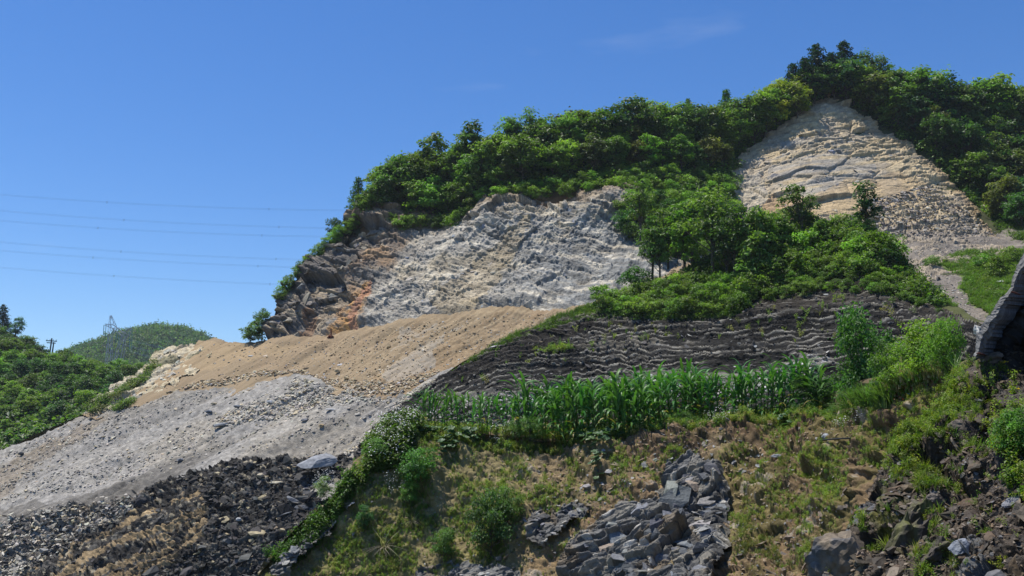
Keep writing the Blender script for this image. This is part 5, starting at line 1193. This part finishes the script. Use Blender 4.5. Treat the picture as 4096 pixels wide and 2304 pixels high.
cover('bank_edge_plants', bank, [(268, 560), (300, 532), (338, 500), (352, 480), (360, 480), (350, 505), (320, 540), (285, 570)], 1100, (.2, .5), [(.09, .17, .03), (.08, .14, .03)], FINEW + WEEDS)
cover('terrace_weeds', bank, [(384, 434), (413, 431), (493, 437), (549, 441), (636, 440), (676, 434), (735, 424), (835, 422), (886, 416), (880, 428), (800, 432), (735, 434), (676, 440), (640, 446), (549, 452), (493, 450), (413, 445), (384, 450)], 1300, (.12, .26), GY + [(.07, .13, .03)], FINEW + WEEDS)
# white flowers
def flower_mesh(seed, n=9):
    m = MB(); rr = random.Random(seed)
    for k in range(n):
        a = rr.uniform(0, 6.28); r = rr.uniform(0, .5); z = rr.uniform(.6, 1.1); x, y = math.cos(a) * r, math.sin(a) * r
        s = .030 * rr.uniform(.7, 1.4); m.add([(x + s * math.cos(t), y + s * math.sin(t), z + .01 * math.sin(3 * t)) for t in np.linspace(0, 6.28, 7)[:-1]] + [(x, y, z + s * .6)], [[i, (i + 1) % 6, 6] for i in range(6)], (8, 8, 8))
    return m
FLW = [flower_mesh(i).mesh('white_flower', M['petal']) for i in range(3)]
FPOLY = [(386, 430), (412, 427), (417, 441), (406, 456), (400, 474), (374, 478), (368, 460), (376, 443)]
cover('white_flowers', bank, FPOLY, 240, (.4, .8), [(1, 1, 1)], FLW, label='patch of small white wild flowers')
cover('white_flower_leaves', bank, FPOLY + [(362, 500)], 1600, (.3, .65), [(.10, .16, .035), (.12, .17, .04)], FINEW + WEEDS)
for i, pl in enumerate([[(490, 428), (506, 430), (512, 445), (494, 446)], [(316, 484), (334, 478), (336, 494), (318, 498)], [(700, 432), (740, 428), (742, 436), (705, 440)], [(845, 438), (870, 432), (880, 440), (850, 448)], [(384, 492), (400, 480), (410, 500), (392, 505)]]):
    cover('white_flowers', bank if i != 1 else bank, pl, 26 if i < 2 else 14, (.3, .5), [(1, 1, 1)], FLW)
# near bank weeds
def near_dens(u, v):
    n = uvn(u, v, 30, 421, 4); vc = np.interp(u, DU, DV); edge = np.exp(-((v - vc - 18) / 24.) ** 2)
    return np.clip(-.12 + 1.0 * n + .6 * edge * (u < 985), 0.012, 1) * ~((u > 975) & (v < 372)) * ~((v > 470) & (u > 960) & (u < 1010) & (rng.random(len(u)) > .2))
NY = [(.17, .22, .035), (.16, .22, .035), (.11, .17, .032), (.24, .27, .04)]
cover('near_weeds', near, NP_, 1500, (.04, .11), NY, FINEW + WEEDS, dens=near_dens, tilt=.35)
cover('near_grass', near, NP_, 350, (.08, .22), NY, TUFTS, dens=near_dens, tilt=.3)
cover('near_leafy_weeds', near, [(898, 470), (905, 440), (930, 415), (955, 395), (972, 372), (985, 380), (970, 420), (940, 450), (915, 480)], 800, (.07, .15), NY, FINEW + WEEDS, tilt=.3)
cover('near_leafy_weeds', near, [(1004, 470), (1000, 420), (1030, 380), (1030, 500), (1005, 490)], 170, (.10, .22), NY, WEEDS, tilt=.3)
cover('upper_bank_weeds', bank, [(886, 416), (930, 393), (965, 376), (990, 372), (950, 410), (905, 445), (880, 470), (860, 470), (880, 430)], 900, (.08, .18), NY, FINEW + WEEDS, tilt=.25)
print('cover', round(time.time() - T0, 1))

# ================================================================== SINGLE PLANTS
def near_bush(u, v, H, surf, kind, color, label, wide=1., cat='shrub', name='shrub', lean=0.):
    p = surf.p(u, v); return tree(p - [0, 0, .05], px2m(H, p[1]), kind, color, name, label, cat, None, wide, lean)
near_bush(419, 490, 40, bank, 'bush_big', (0.090, 0.195, 0.053), 'dense dark green bush beside the white flowers on the bank', 1.0)
near_bush(410, 506, 24, bank, 'bush_big', (0.135, 0.255, 0.060), 'smaller green bush below the dense dark one', .8)
near_bush(490, 552, 62, bank, 'bush_big', (0.083, 0.150, 0.053), 'tall weedy bush in the middle of the bank', .72)
near_bush(505, 525, 40, bank, 'bush_big', (0.135, 0.210, 0.060), 'lighter weed bush right of the tall weedy bush', .7)
near_bush(445, 561, 30, bank, 'bush_big', (0.098, 0.180, 0.053), 'low rounded bush near the bottom of the bank', .9)
near_bush(364, 528, 24, bank, 'bush_big', (0.075, 0.165, 0.060), 'small blue green bush at the left of the bank', .8)
near_bush(378, 470, 30, bank, 'bush_big', (0.150, 0.270, 0.068), 'tall leafy weed clump under the white flowers', .9)
near_bush(326, 497, 22, bank, 'bush_big', (0.240, 0.300, 0.150), 'pale weed clump at the edge of the black rubble', .8)
def terr_bush(u, dr, H, kind, color, label, wide=1., cat='shrub', name='shrub'):
    p = terrace_p(u, dr); return tree(p - [0, 0, .05], px2m(H, p[1]), kind, color, name, label, cat, None, wide)
near_bush(1021, 462, 52, near, 'bush_big', (.13, .26, .06), 'glossy large leaved plant at the right frame edge', .8, 'plant', 'leafy_plant')
terr_bush(884, 1.2, 104, 'bush_big', (0.074, 0.169, 0.038), 'tall leafy shrub with glossy leaves behind the maize at the right', .56)
terr_bush(868, .6, 58, 'bush_big', (0.081, 0.162, 0.041), 'lower part of the thicket left of the tall leafy shrub', .8)
terr_bush(905, .8, 62, 'bush_big', (0.095, 0.176, 0.041), 'dark leafy bush right of the tall leafy shrub', .7)
terr_bush(948, 1.0, 62, 'bush_big', (0.189, 0.284, 0.041), 'bright yellow green bush in front of the track', .85)
terr_bush(925, 1.2, 55, 'bush_big', (0.149, 0.243, 0.041), 'yellow green bush left of the bright one in front of the track', .8)
terr_bush(968, 1.0, 60, 'bush_big', (0.135, 0.243, 0.041), 'green bush touching the concrete slab', .6)
terr_bush(846, 1.6, 40, 'bush_big', (0.081, 0.162, 0.047), 'grassy leaved bush right of the palms', .9)
for (u, dr, H, c, l) in [(800, .2, 17, (0.068, 0.162, 0.041), 'low dark leaved crop plant right of the maize'), (818, .1, 17, (0.068, 0.162, 0.041), 'low dark leaved crop plant under the palms'), (836, .1, 16, (0.074, 0.162, 0.041), 'low dark crop plant right of the palms'), (855, .1, 16, (0.068, 0.149, 0.041), 'low dark crop plant left of the red flowers'), (872, .1, 17, (0.081, 0.176, 0.041), 'low crop plant beside the red flowers'),
                         (668, .1, 19, (0.135, 0.243, 0.068), 'left half of the pale green bean bush under the maize'), (685, .1, 20, (0.149, 0.257, 0.068), 'pale green bean bush in front of the maize gap'), (742, -.25, 15, (0.121, 0.230, 0.068), 'small bean bush under the right part of the maize'), (530, .1, 24, (0.135, 0.243, 0.068), 'pale green leafy bush in front of the left maize'), (515, .15, 18, (0.149, 0.243, 0.068), 'low pale bush beside the white flowers under the maize')]:
    terr_bush(u, dr, H, 'bush_fine', c, l, 1.25)
cover('reed_grass', bank, [(840, 424), (880, 418), (905, 405), (900, 415), (870, 426)], 120, (.4, 1.0), [(0.121, 0.203, 0.054)], TUFTS)
p_ = np.array([terrace_p(u, d) for u, d in zip(rng.uniform(838, 965, 420), rng.uniform(.2, 3, 420))])
scatter('tall_grass', p_, up_rot(len(p_)), rng.uniform(.3, .75, len(p_)), vary(pick([(0.135, 0.203, 0.061), (0.121, 0.216, 0.047), (0.270, 0.243, 0.135)], len(p_)), len(p_), .25, .08), TUFTS, label='tall grass behind the terrace')
p_ = np.array([terrace_p(u, d) for u, d in zip(rng.uniform(400, 850, 1800), rng.uniform(0, 6, 1800))])
scatter('terrace_undergrowth', p_, up_rot(1800), rng.uniform(.15, .38, 1800), vary(pick(GY, 1800), 1800, .25, .1), FINEW)

# ---- maize
def corn_leaf(seed, L_=.75, w=.085, rise=.8, seg=8):
    rr = random.Random(seed); V = []; Fq = []; C = []; x = z = 0.; ang = rise
    for i in range(seg + 1):
        t = i / seg; ww = w * .5 * (min(1, .35 + 3 * t) * (1 - t ** 2.2)) + .002; tw = .5 * math.sin(t * 4 + seed) * t
        V += [(x, ww, z + ww * .35 + tw * ww), (x, 0, z), (x, -ww, z + ww * .35 - tw * ww)]; C += [(1, 1, 1), (1.25, 1.2, 1.2), (.95, .95, .95)]
        ang -= (1.15 + .5 * rr.random()) * (rise if rise < 1.15 else .75) / seg * (1 + 1.4 * t); x += math.cos(ang) * L_ / seg; z += math.sin(ang) * L_ / seg
    for i in range(seg):
        for k in (0, 1): Fq.append([3 * i + k, 3 * i + k + 1, 3 * i + k + 4, 3 * i + k + 3])
    return mesh_np('leaf', V, Fq, C, M['corn'], True)
CL = [corn_leaf(i, random.uniform(.75, 1.0), random.uniform(.10, .13), r) for i, r in enumerate([.75, .95, 1.1, 1.22, 1.34, 1.44, 1.52])]
st = MB(); st.tube([(0, 0, -.1), (.01, 0, .6), (0, .01, 1.3), (0, 0, 1.75)], [.022, .02, .013, .005], 6, (.9, 1, .7)); STALK = st.mesh('stalk', M['corn'], True)
def corn(p, H, label, group):
    s = H / 2.05; e = empty('maize_plant', tuple(p), (random.gauss(0, .08), random.gauss(0, .08), random.uniform(0, 6.28)), s * random.uniform(.96, 1.04)); tag(e, label, 'maize plant', group)
    g = random.uniform(.72, 1.22); c = (.07 * g * random.uniform(.8, 1.4), .19 * g, .042 * g)
    link('stalk', STALK, e, (.10, .15, .04)); n = 11
    for k in range(n):
        t = k / (n - 1); z = .22 + 1.45 * t ** .95; m = CL[min(6, int(t * 6.9 + random.random() * .6))]
        o = link('leaf', m, e, c if random.random() > .22 or k > 3 else (.28, .24, .07)); sc = (.85 + .3 * math.sin(t * 3.1)) * random.uniform(.9, 1.1)
        o.location = (0, 0, z); o.scale = (sc, sc, sc); o.rotation_euler = (0, random.gauss(0, .10), k * math.pi + random.gauss(0, .45))
n_corn = 0
def corn_row(u0, u1, step, dr, H, label, group):
    global n_corn
    u = u0
    while u < u1:
        p = terrace_p(u, dr + random.uniform(-.15, .15)) - np.array([0, 0, .03]); corn(p, random.uniform(*H), label, group); n_corn += 1; u += step * random.uniform(.75, 1.25)
a_ = 'short maize plant at the left end of the terrace'; b_ = 'tall maize plant in the dense middle stand on the terrace'; c_ = 'maize plant in the right stand below the black shale'
corn_row(416, 546, 6, .35, (1.25, 1.5), a_, 'short maize at the left end'); corn_row(420, 548, 7.5, 1.1, (1.3, 1.6), a_, 'short maize at the left end')
corn_row(546, 578, 7, .2, (1.2, 1.6), b_, 'tall maize in the middle stand'); corn_row(552, 648, 6.5, -.12, (1.5, 2.1), b_, 'tall maize in the middle stand'); corn_row(576, 646, 5.4, .3, (1.7, 2.3), b_, 'tall maize in the middle stand'); corn_row(520, 650, 6.5, 1.3, (1.75, 2.3), b_, 'tall maize in the middle stand'); corn_row(540, 650, 7, 2.6, (1.8, 2.1), b_, 'tall maize in the middle stand')
corn_row(648, 832, 4.7, .5, (1.35, 1.95), c_, 'maize in the right stand'); corn_row(640, 836, 5.2, 1.5, (1.5, 2.1), c_, 'maize in the right stand'); corn_row(645, 725, 7, 2.8, (2.0, 2.4), c_, 'maize in the right stand')
print('corn', n_corn, round(time.time() - T0, 1))

# ---- pumpkin vines
def pump_leaf():
    V = [(0, 0, 0)]; n = 15; C = [(.9, .9, .9)]
    for k in range(n):
        a = 2 * math.pi * k / n; r = .5 * (1 + .14 * math.cos(5 * a)) * (1 - .35 * max(0, math.cos(a - math.pi)) ** 6); V.append((r * math.cos(a), r * math.sin(a), .09 + .04 * math.sin(5 * a))); C.append((1.1, 1.1, 1.1))
    me = bpy.data.meshes.new('leaf'); me.from_pydata(V, [], [[0, 1 + k, 1 + (k + 1) % n] for k in range(n)]); me.materials.append(M['corn'])
    a = me.color_attributes.new('Col', 'FLOAT_COLOR', 'POINT'); c = np.ones((len(V), 4), np.float32); c[:, :3] = C; a.data.foreach_set('color', c.ravel()); return me
PL = pump_leaf()
def vine(poly, n, label, size=(.16, .27), cols=((.075, .135, .06), (.09, .15, .055), (.06, .12, .05))):
    q = sample_poly(poly, n); P = bank.p(q[:, 0], q[:, 1]); Nn = bank.n(q[:, 0], q[:, 1]); c = P.mean(0); e = empty('pumpkin_vine', tuple(c)); tag(e, label, 'vine')
    o = np.argsort(-P[:, 2]); s = MB(); pts = [tuple(P[i] - c + Nn[i] * .05) for i in o[::4]]; s.tube(pts, .008, 4, (.5, .7, .3), cap=False); link('stem', s.mesh('stem', M['bark']), e, (.12, .18, .06))
    for i in range(len(q)):
        l = link('leaf', PL, e, random.choice(cols)); l.location = P[i] - c + Nn[i] * random.uniform(.1, .28); w = random.uniform(*size); l.scale = (w, w, w)
        nn = Vector(Nn[i]) * .6 + Vector((random.gauss(0, .3), random.gauss(0, .3), .7)); l.rotation_euler = (nn.to_track_quat('Z', 'Y') @ Quaternion((0, 0, 1), random.uniform(0, 6.28))).to_euler()
vine([(581, 438), (600, 440), (622, 436), (624, 446), (612, 456), (606, 480), (598, 486), (600, 462), (592, 458), (584, 455)], 85, 'pumpkin vine with big pale leaves trailing down the bank under the tall maize')
vine([(438, 448), (452, 434), (474, 431), (478, 440), (462, 450), (445, 458)], 75, 'pumpkin vine with grey green leaves under the short maize')
vine([(414, 432), (436, 430), (438, 436), (418, 440)], 28, 'small pumpkin vine at the left end of the short maize')
vine([(781, 425), (790, 422), (797, 430), (790, 434)], 14, 'few large gourd leaves at the right end of the maize lip')
vine([(1010, 432), (1020, 425), (1026, 440), (1018, 452)], 0 + 6, 'big lobed green leaves at the right frame edge') if False else None

# ---- fan palms
def fan_leaf(seed):
    rr = random.Random(seed); V = []; Fq = []; n = 22
    for k in range(n):
        a = -1.9 + 3.8 * k / (n - 1); d = (math.cos(a), math.sin(a)); px_, py_ = -d[1], d[0]; L_ = rr.uniform(.42, .52); s = len(V); x0 = .45
        V += [(x0 + d[0] * .04 + px_ * .006, d[1] * .04 + py_ * .006, 0), (x0 + d[0] * .04 - px_ * .006, d[1] * .04 - py_ * .006, 0), (x0 + d[0] * L_ * .6 - px_ * .022, d[1] * L_ * .6 - py_ * .022, .01), (x0 + d[0] * L_ * .6 + px_ * .022, d[1] * L_ * .6 + py_ * .022, .03), (x0 + d[0] * L_, d[1] * L_, -.08)]
        Fq += [[s, s + 1, s + 2, s + 3], [s + 3, s + 2, s + 4]]
    s = len(V); V += [(0, .01, 0), (0, -.01, 0), (x0, -.008, 0), (x0, .008, 0)]; Fq.append([s, s + 1, s + 2, s + 3])
    me = bpy.data.meshes.new('frond'); me.from_pydata(V, [], Fq); me.materials.append(M['corn']); a = me.color_attributes.new('Col', 'FLOAT_COLOR', 'POINT'); a.data.foreach_set('color', np.ones(len(V) * 4, np.float32)); return me
FL = [fan_leaf(i) for i in range(3)]
def palm(u, dr, H, s, label, n=13):
    p = terrace_p(u, dr); e = empty('fan_palm', tuple(p)); tag(e, label, 'palm'); t = MB(); t.tube([(0, 0, -.05), (.02, 0, H * .5), (0, 0, H)], [.11, .13, .08], 9); link('trunk', t.mesh('trunk', M['bark']), e, (.07, .055, .045))
    for k in range(n):
        o = link('frond', FL[k % 3], e, (.05, .095, .03)); el = random.uniform(-.5, 1.2); o.location = (0, 0, H); o.rotation_euler = (random.gauss(0, .3), -el, k * 2.4); o.scale = (s, s, s)
palm(818, .9, .75, .8, 'fan palm with a shaggy short trunk at the right end of the maize'); palm(827, 1.1, .8, .7, 'second fan palm close right of the shaggy trunked one', 9); palm(707, 2.0, 1.2, .7, 'small fan palm half hidden in the maize')

# ---- bright flowers
def bloom(u, v, col, label, s=.09):
    p = np.array(terrace_p(u, .0)); p = at(u, v, p[1] - .3); e = empty('flower', tuple(p)); tag(e, label, 'flower')
    m = MB(); rr = random.Random(int(u * 7))
    for k in range(16):
        a = k * 2.4; r = .25 + .7 * k / 16; d = Vector((math.cos(a) * r, math.sin(a) * r, 1.1 - r)).normalized(); t = d.orthogonal().normalized(); b = d.cross(t); c = d * s * .75
        q = [c + t * s * .45 * math.cos(w) + b * s * .45 * math.sin(w) + d * s * .15 * rr.random() for w in np.linspace(0, 6.28, 6)[:-1]]; m.add(q + [c * .7], [[i, (i + 1) % 5, 5] for i in range(5)])
    link('petals', m.mesh('petals', M['petal_o']), e, col); t = MB(); t.tube([(0, 0, 0), (.02, 0, -.3), (.03, .02, -.75)], .008, 5); link('stem', t.mesh('stem', M['bark']), e, (.06, .12, .03))
for (u, v, c, l, s) in [(889.5, 408, (.75, .10, .06), 'lowest red flower at the end of the terrace', .10), (896.5, 404, (.78, .13, .10), 'large salmon red flower above the lowest one', .13), (903.5, 397, (.72, .10, .10), 'red flower beside the small blue one', .11), (905.5, 400, (.80, .16, .05), 'small orange red flower right of the red one', .08),
                        (900, 397, (.28, .50, .75), 'small pale blue flower left of the red one', .08), (912, 394.5, (.30, .55, .80), 'pale blue flower highest and rightmost of the bright ones', .12), (894.5, 413, (.70, .70, .62), 'cream flower under the red ones', .09)]:
    bloom(u, v, c, l, s)
YF = MB()
for k in range(26):
    YF.box(random.gauss(0, .22), random.gauss(0, .22), random.gauss(0, .12), .14, .14, .06, (1, 1, 1), Euler((random.random() * 3, random.random() * 3, 0)).to_matrix())
YFm = YF.mesh('blossoms', M['petal_o'])
for (u, v, l) in [(1017, 382, 'yellow blossom head highest of those by the right edge'), (997, 386, 'yellow blossom head left of the highest one'), (1003, 394, 'yellow blossom head just under the left one'), (1001, 399, 'small yellow blossom head lowest in the left cluster'), (1021, 404, 'yellow blossom head low at the right edge'), (1023, 395, 'yellow blossom head at the very frame edge')]:
    p = near.p(u, v) + np.array([0, -.25, 0]); e = empty('yellow_flower', tuple(p)); tag(e, l, 'flower'); o = link('blossoms', YFm, e, (.75, .55, .02)); o.scale = (.06, .06, .06)
    t = MB(); t.tube([(0, 0, 0), (.02, .05, -.12), (.03, .2, -.32)], .003, 4); link('stem', t.mesh('stem', M['bark']), e, (.08, .14, .03))

# ---- pipe, straw, sticks
p0, p1 = bank.p(829, 457), bank.p(859, 448); pm = MB(); c = (p0 + p1) / 2
pm.tube([p0 - c + [0, -.1, .1], [0, -.25, .12], p1 - c + [0, -.1, .12]], .022, 8); o = link('pipe', pm.mesh('pipe', M['black_pipe'])); o.location = c; tag(o, 'thin black pipe lying on the bank at the right', 'pipe')
STRAW = blade_mesh(77, 30, 1, .02, 1.3, 4, M['leaf'])
for (u, v, s, l) in [(384, 545, .75, 'bleached fallen straw tuft low on the left of the bank'), (520, 462, .4, 'small dry straw tuft under the pale bushes'), (872, 424, .45, 'dry brown grass mound beside the crop plants'), (404, 500, .35, 'dry straw beside the small green bush'), (412, 522, .4, 'grey dry stalks in the middle left of the bank')]:
    p = bank.p(u, v); o = link('straw_tuft', STRAW, None, (.48, .40, .28) if 'brown' not in l else (.25, .17, .09)); o.location = p; o.rotation_euler = (.9, -.6, random.uniform(-1, 1)); o.scale = (s, s, s); tag(o, l, 'straw tuft')
p = tan.p(330.5, 336.5); s = MB(); s.tube([(0, 0, -.1), (.05, 0, .7), (0, 0, 1.3)], [.14, .1, .09], 6); s.tube([(-.4, 0, -.1), (-.15, 0, .25), (.3, 0, .1), (.5, 0, -.1)], [.2, .22, .2, .1], 6)
o = link('tree_stump', s.mesh('tree_stump', M['rust'])); o.location = p; tag(o, 'short dark post sticking up at the foot of the cliff', 'post')
for (u, v, hh, l) in [(800, 467, 1.5, 'thin dry stem standing on the bank under the maize end'), (725, 442, .5, 'leafy small stalk standing on the brown lip')]:
    p = bank.p(u, v); s = MB(); s.tube([(0, 0, 0), (.03, 0, hh * .5), (-.02, 0, hh)], [.012, .01, .004], 5); o = link('dry_stem', s.mesh('dry_stem', M['bark']), None, (.16, .13, .09)); o.location = p + np.array([0, -.2, 0]); tag(o, l, 'stem')

# ================================================================== POWER LINES
def wire_bundle(pts, sp_us, label, r=210., gap=.24, rad=.013, name='power_line', cat='power line'):
    P = np.array(pts, float); us = np.linspace(P[0, 0], P[-1, 0], 40); co = np.polyfit(P[:, 0], P[:, 1], min(2, len(P) - 1)); vs = np.polyval(co, us)
    C = at(us, vs, r); c0 = C[0]; e = empty(name, tuple(c0)); tag(e, label, cat)
    for dz in (-gap / 2, gap / 2):
        s = MB(); s.tube([tuple(q - c0 + [0, 0, dz]) for q in C], rad, 4, cap=False); link('wire', s.mesh('wire', M['wire']), e)
    for u in sp_us:
        q = at(u, float(np.polyval(co, u)), r) - c0; s = MB(); s.box(*q, .05, .05, gap * 1.6); s.box(q[0], q[1], q[2] + gap * .9, .10, .06, .05); s.box(q[0], q[1], q[2] - gap * .9, .10, .06, .05); link('spacer', s.mesh('spacer', M['black_pipe']), e)
for pts, sp_, l in [([(-60, 189), (0, 194.8), (107, 202.4), (214, 207.2), (352, 210.6)], (107, 269), 'highest twin wire crossing the sky on the left'), ([(-60, 205), (0, 210.6), (124, 220), (279, 227), (335, 228.2)], (124, 279), 'second twin wire from the top crossing the sky'),
                    ([(-60, 215), (0, 220.7), (98, 228), (214, 233.7), (330, 236.8)], (98, 262), 'third twin wire from the top crossing the sky'), ([(-60, 236), (0, 241.9), (121, 251.6), (276, 259), (314, 260)], (121, 276), 'fourth twin wire from the top crossing the sky'),
                    ([(-60, 245), (0, 250.5), (93, 257.8), (258, 265.6), (306, 267.7)], (93, 258), 'fifth twin wire from the top crossing the sky'), ([(-60, 262), (0, 267.6), (114, 276), (270, 284), (290, 285)], (114, 270), 'lowest twin wire crossing the sky on the left')]:
    wire_bundle(pts, sp_, l)

def lattice(mb, pts, wid, rad=.16):
    pts = [Vector(p) for p in pts]
    for i in range(len(pts) - 1):
        a, b = pts[i], pts[i + 1]; wa, wb = wid[i] / 2, wid[i + 1] / 2; d = (b - a).normalized(); s1 = d.cross(Vector((0, 1, 0))).normalized(); s2 = Vector((0, 1, 0))
        cor = [(s1 * x + s2 * y) for x, y in ((-1, -1), (1, -1), (1, 1), (-1, 1))]; n = max(2, int((b - a).length / 2.4))
        for q in cor: mb.tube([a + q * wa, b + q * wb], rad, 4)
        for k in range(n):
            t0, t1 = k / n, (k + 1) / n
            for j in range(4):
                q0, q1 = cor[j], cor[(j + 1) % 4]; mb.tube([a.lerp(b, t0) + q0 * (wa + (wb - wa) * t0), a.lerp(b, t1) + q1 * (wa + (wb - wa) * t1)], rad * .6, 3)
RP = 470.
def pp(u, v, dy=0): return Vector(at(u, v, RP + dy))
base = pp(114, 372); pe = empty('pylon', tuple(base)); tag(pe, 'steel lattice power pylon standing in front of the far wooded hill', 'pylon')
def pl(name, segs, wid, rad=.13, mat='steel'):
    m = MB(); lattice(m, [q - base for q in segs], wid, rad); return link(name, m.mesh(name, M[mat]), pe)
pl('leg', [pp(108, 374), pp(109.3, 355), pp(110, 336)], [2.6, 2.2, 1.6]); pl('leg', [pp(116, 372), pp(120.5, 350), pp(124, 336)], [3.4, 2.8, 1.6], .15)
pl('mast', [pp(110, 336), pp(112.5, 327), pp(110.8, 315.5)], [1.6, 3, .5], .11); pl('mast', [pp(124, 337), pp(127.5, 333), pp(131.8, 328)], [2, 2.4, .8], .13)
pl('crossarm', [pp(105, 324.5), pp(112.6, 326.5), pp(124, 335)], [.6, 1.6, 1.6], .12)
for (u, v0, v1) in [(105, 325, 335), (117.6, 333, 343), (131, 329, 350)]:
    for dx in (-.5, .5):
        m = MB(); a, b = pp(u, v0) - base, pp(u - .5, v1) - base; m.tube([a + Vector((dx, 0, 0)), b + Vector((dx, 0, 0))], .16, 5); link('insulator', m.mesh('insulator', M['glass']), pe)
for pts, l in [([(104.6, 335), (130, 340.6), (166, 348.5)], 'upper line running right from the pylon'), ([(117, 343), (135, 347.7), (158, 352.8)], 'middle line running right from the pylon'), ([(130, 351), (140, 354), (153, 358)], 'lower line running right from the pylon')]:
    wire_bundle(pts, [], l, r=RP, gap=.55, rad=.07)
def pole(u, vt, vb, r, label, arms=2):
    b = at(u, vb, r); h = px2m(vb - vt, r); e = empty('utility_pole', tuple(b), (0, .06, 0)); tag(e, label, 'utility pole'); s = MB(); s.tube([(0, 0, 0), (0, 0, h)], [.22, .16], 6); link('pole', s.mesh('pole', M['wood']), e)
    for k in range(arms): s = MB(); s.box(0, 0, h * (.9 - .07 * k), 2.6 - .5 * k, .2, .2); ca = link('crossarm', s.mesh('crossarm', M['wood']), e)
    for k2 in range(4 if arms else 0): s = MB(); s.tube([((k2 - 1.5) * .75, 0, h * .9 + .1), ((k2 - 1.5) * .75, 0, h * .9 + .42)], [.09, .06], 5); link('insulator', s.mesh('insulator', M['glass']), ca)
pole(48, 338, 366, 236, 'utility pole with crossarms above the trees of the left spur'); pole(50.5, 342, 366, 246, 'plain shorter pole right behind the crossarm pole', 0)
print('done', len(bpy.data.objects), round(time.time() - T0, 1))

# ================================================================== LABELS: tell look-alikes apart
def relabel():
    from collections import defaultdict
    G_ = defaultdict(list)
    for o in COL.objects:
        if o.get('category') and o.get('label') and o.parent is None: G_[o['label']].append(o)
    short = {'green broadleaf tree in the wood above the grey cliff': ('tree', 'in the wood above the grey cliff'), 'deep green broadleaf tree in the wood right of the pale rock face': ('tree', 'right of the pale rock face'),
             'small tree fringing the top of the pale rock face': ('small tree', 'fringing the pale rock face'), 'leafy tree in the wood on the left spur': ('tree', 'on the left spur'),
             'bright green shrub on the belt along the upper rim of the grey cliff': ('shrub', 'along the grey cliff rim'), 'shrub hanging over the right end of the grey cliff': ('shrub', 'over the right cliff end'),
             'low bright shrub on the sloping left rim of the cliff': ('low shrub', 'on the left cliff rim'), 'leafy shrub in the thicket in front of the rock face': ('shrub', 'before the pale rock face'),
             'green shrub above the black shale in the middle': ('shrub', 'above the black shale'), 'low shrub on the grass edge right of the black shale': ('low shrub', 'right of the black shale'),
             'short maize plant at the left end of the terrace': ('short maize', 'at the left terrace end'), 'tall maize plant in the dense middle stand on the terrace': ('tall maize', 'in the middle stand'), 'maize plant in the right stand below the black shale': ('maize', 'in the right stand')}
    def ordn(n): return 'leftmost' if n == 1 else '%d%s from the left' % (n, 'th' if 10 <= n % 100 <= 20 else {1: 'st', 2: 'nd', 3: 'rd'}.get(n % 10, 'th'))
    for lab, obs in G_.items():
        if len(obs) < 2: continue
        noun, place = short.get(lab, (None, None))
        def uv(o):
            x, y, z = o.location; return 512 + F * x / (y * cp + z * sp), z / y
        if 'maize' in lab: key = sorted(obs, key=lambda o: o.location[1]); names = ['front row', 'middle rows', 'back row']
        else: key = sorted(obs, key=lambda o: uv(o)[1]); names = ['lower row', 'middle row', 'upper row']
        n = len(obs); k = 3 if n > 12 else 1; parts = [key[i * n // k:(i + 1) * n // k] for i in range(k)]
        for nm, pr in zip(names, parts):
            for i, o in enumerate(sorted(pr, key=lambda o: uv(o)[0])):
                if noun:
                    fc = [c_ for c_ in o.children if 'crown' in c_.name or 'foliage' in c_.name]; hue = ''
                    if fc:
                        r_, g_, b_ = fc[0].color[:3]; hue = 'yellow green ' if r_ > .72 * g_ else 'dark green ' if g_ < .15 else 'bright green ' if g_ > .24 else 'green '
                    o['label'] = '%s%s %s, %s%s' % (hue, noun, place, (nm + ', ') if k > 1 else '', ordn(i + 1))
relabel()

# ================================================================== AIR
def haze(dens):
    m = bpy.data.materials.new('haze_air'); nt, N, L = nodes(m); out = N('ShaderNodeOutputMaterial'); v = N('ShaderNodeVolumePrincipled')
    v.inputs['Color'].default_value = (.80, .88, 1, 1); v.inputs['Density'].default_value = dens; v.inputs['Anisotropy'].default_value = .3; L(v.outputs[0], out.inputs['Volume'])
    s = MB(); s.box(0, 0, 0, 9400, 9400, 180); me = s.mesh('haze', m); o = link('haze', me); o.location = (0, 0, 90 - 60); tag(o, 'thin pale summer haze filling the valley', kind='stuff')
haze(HAZE)
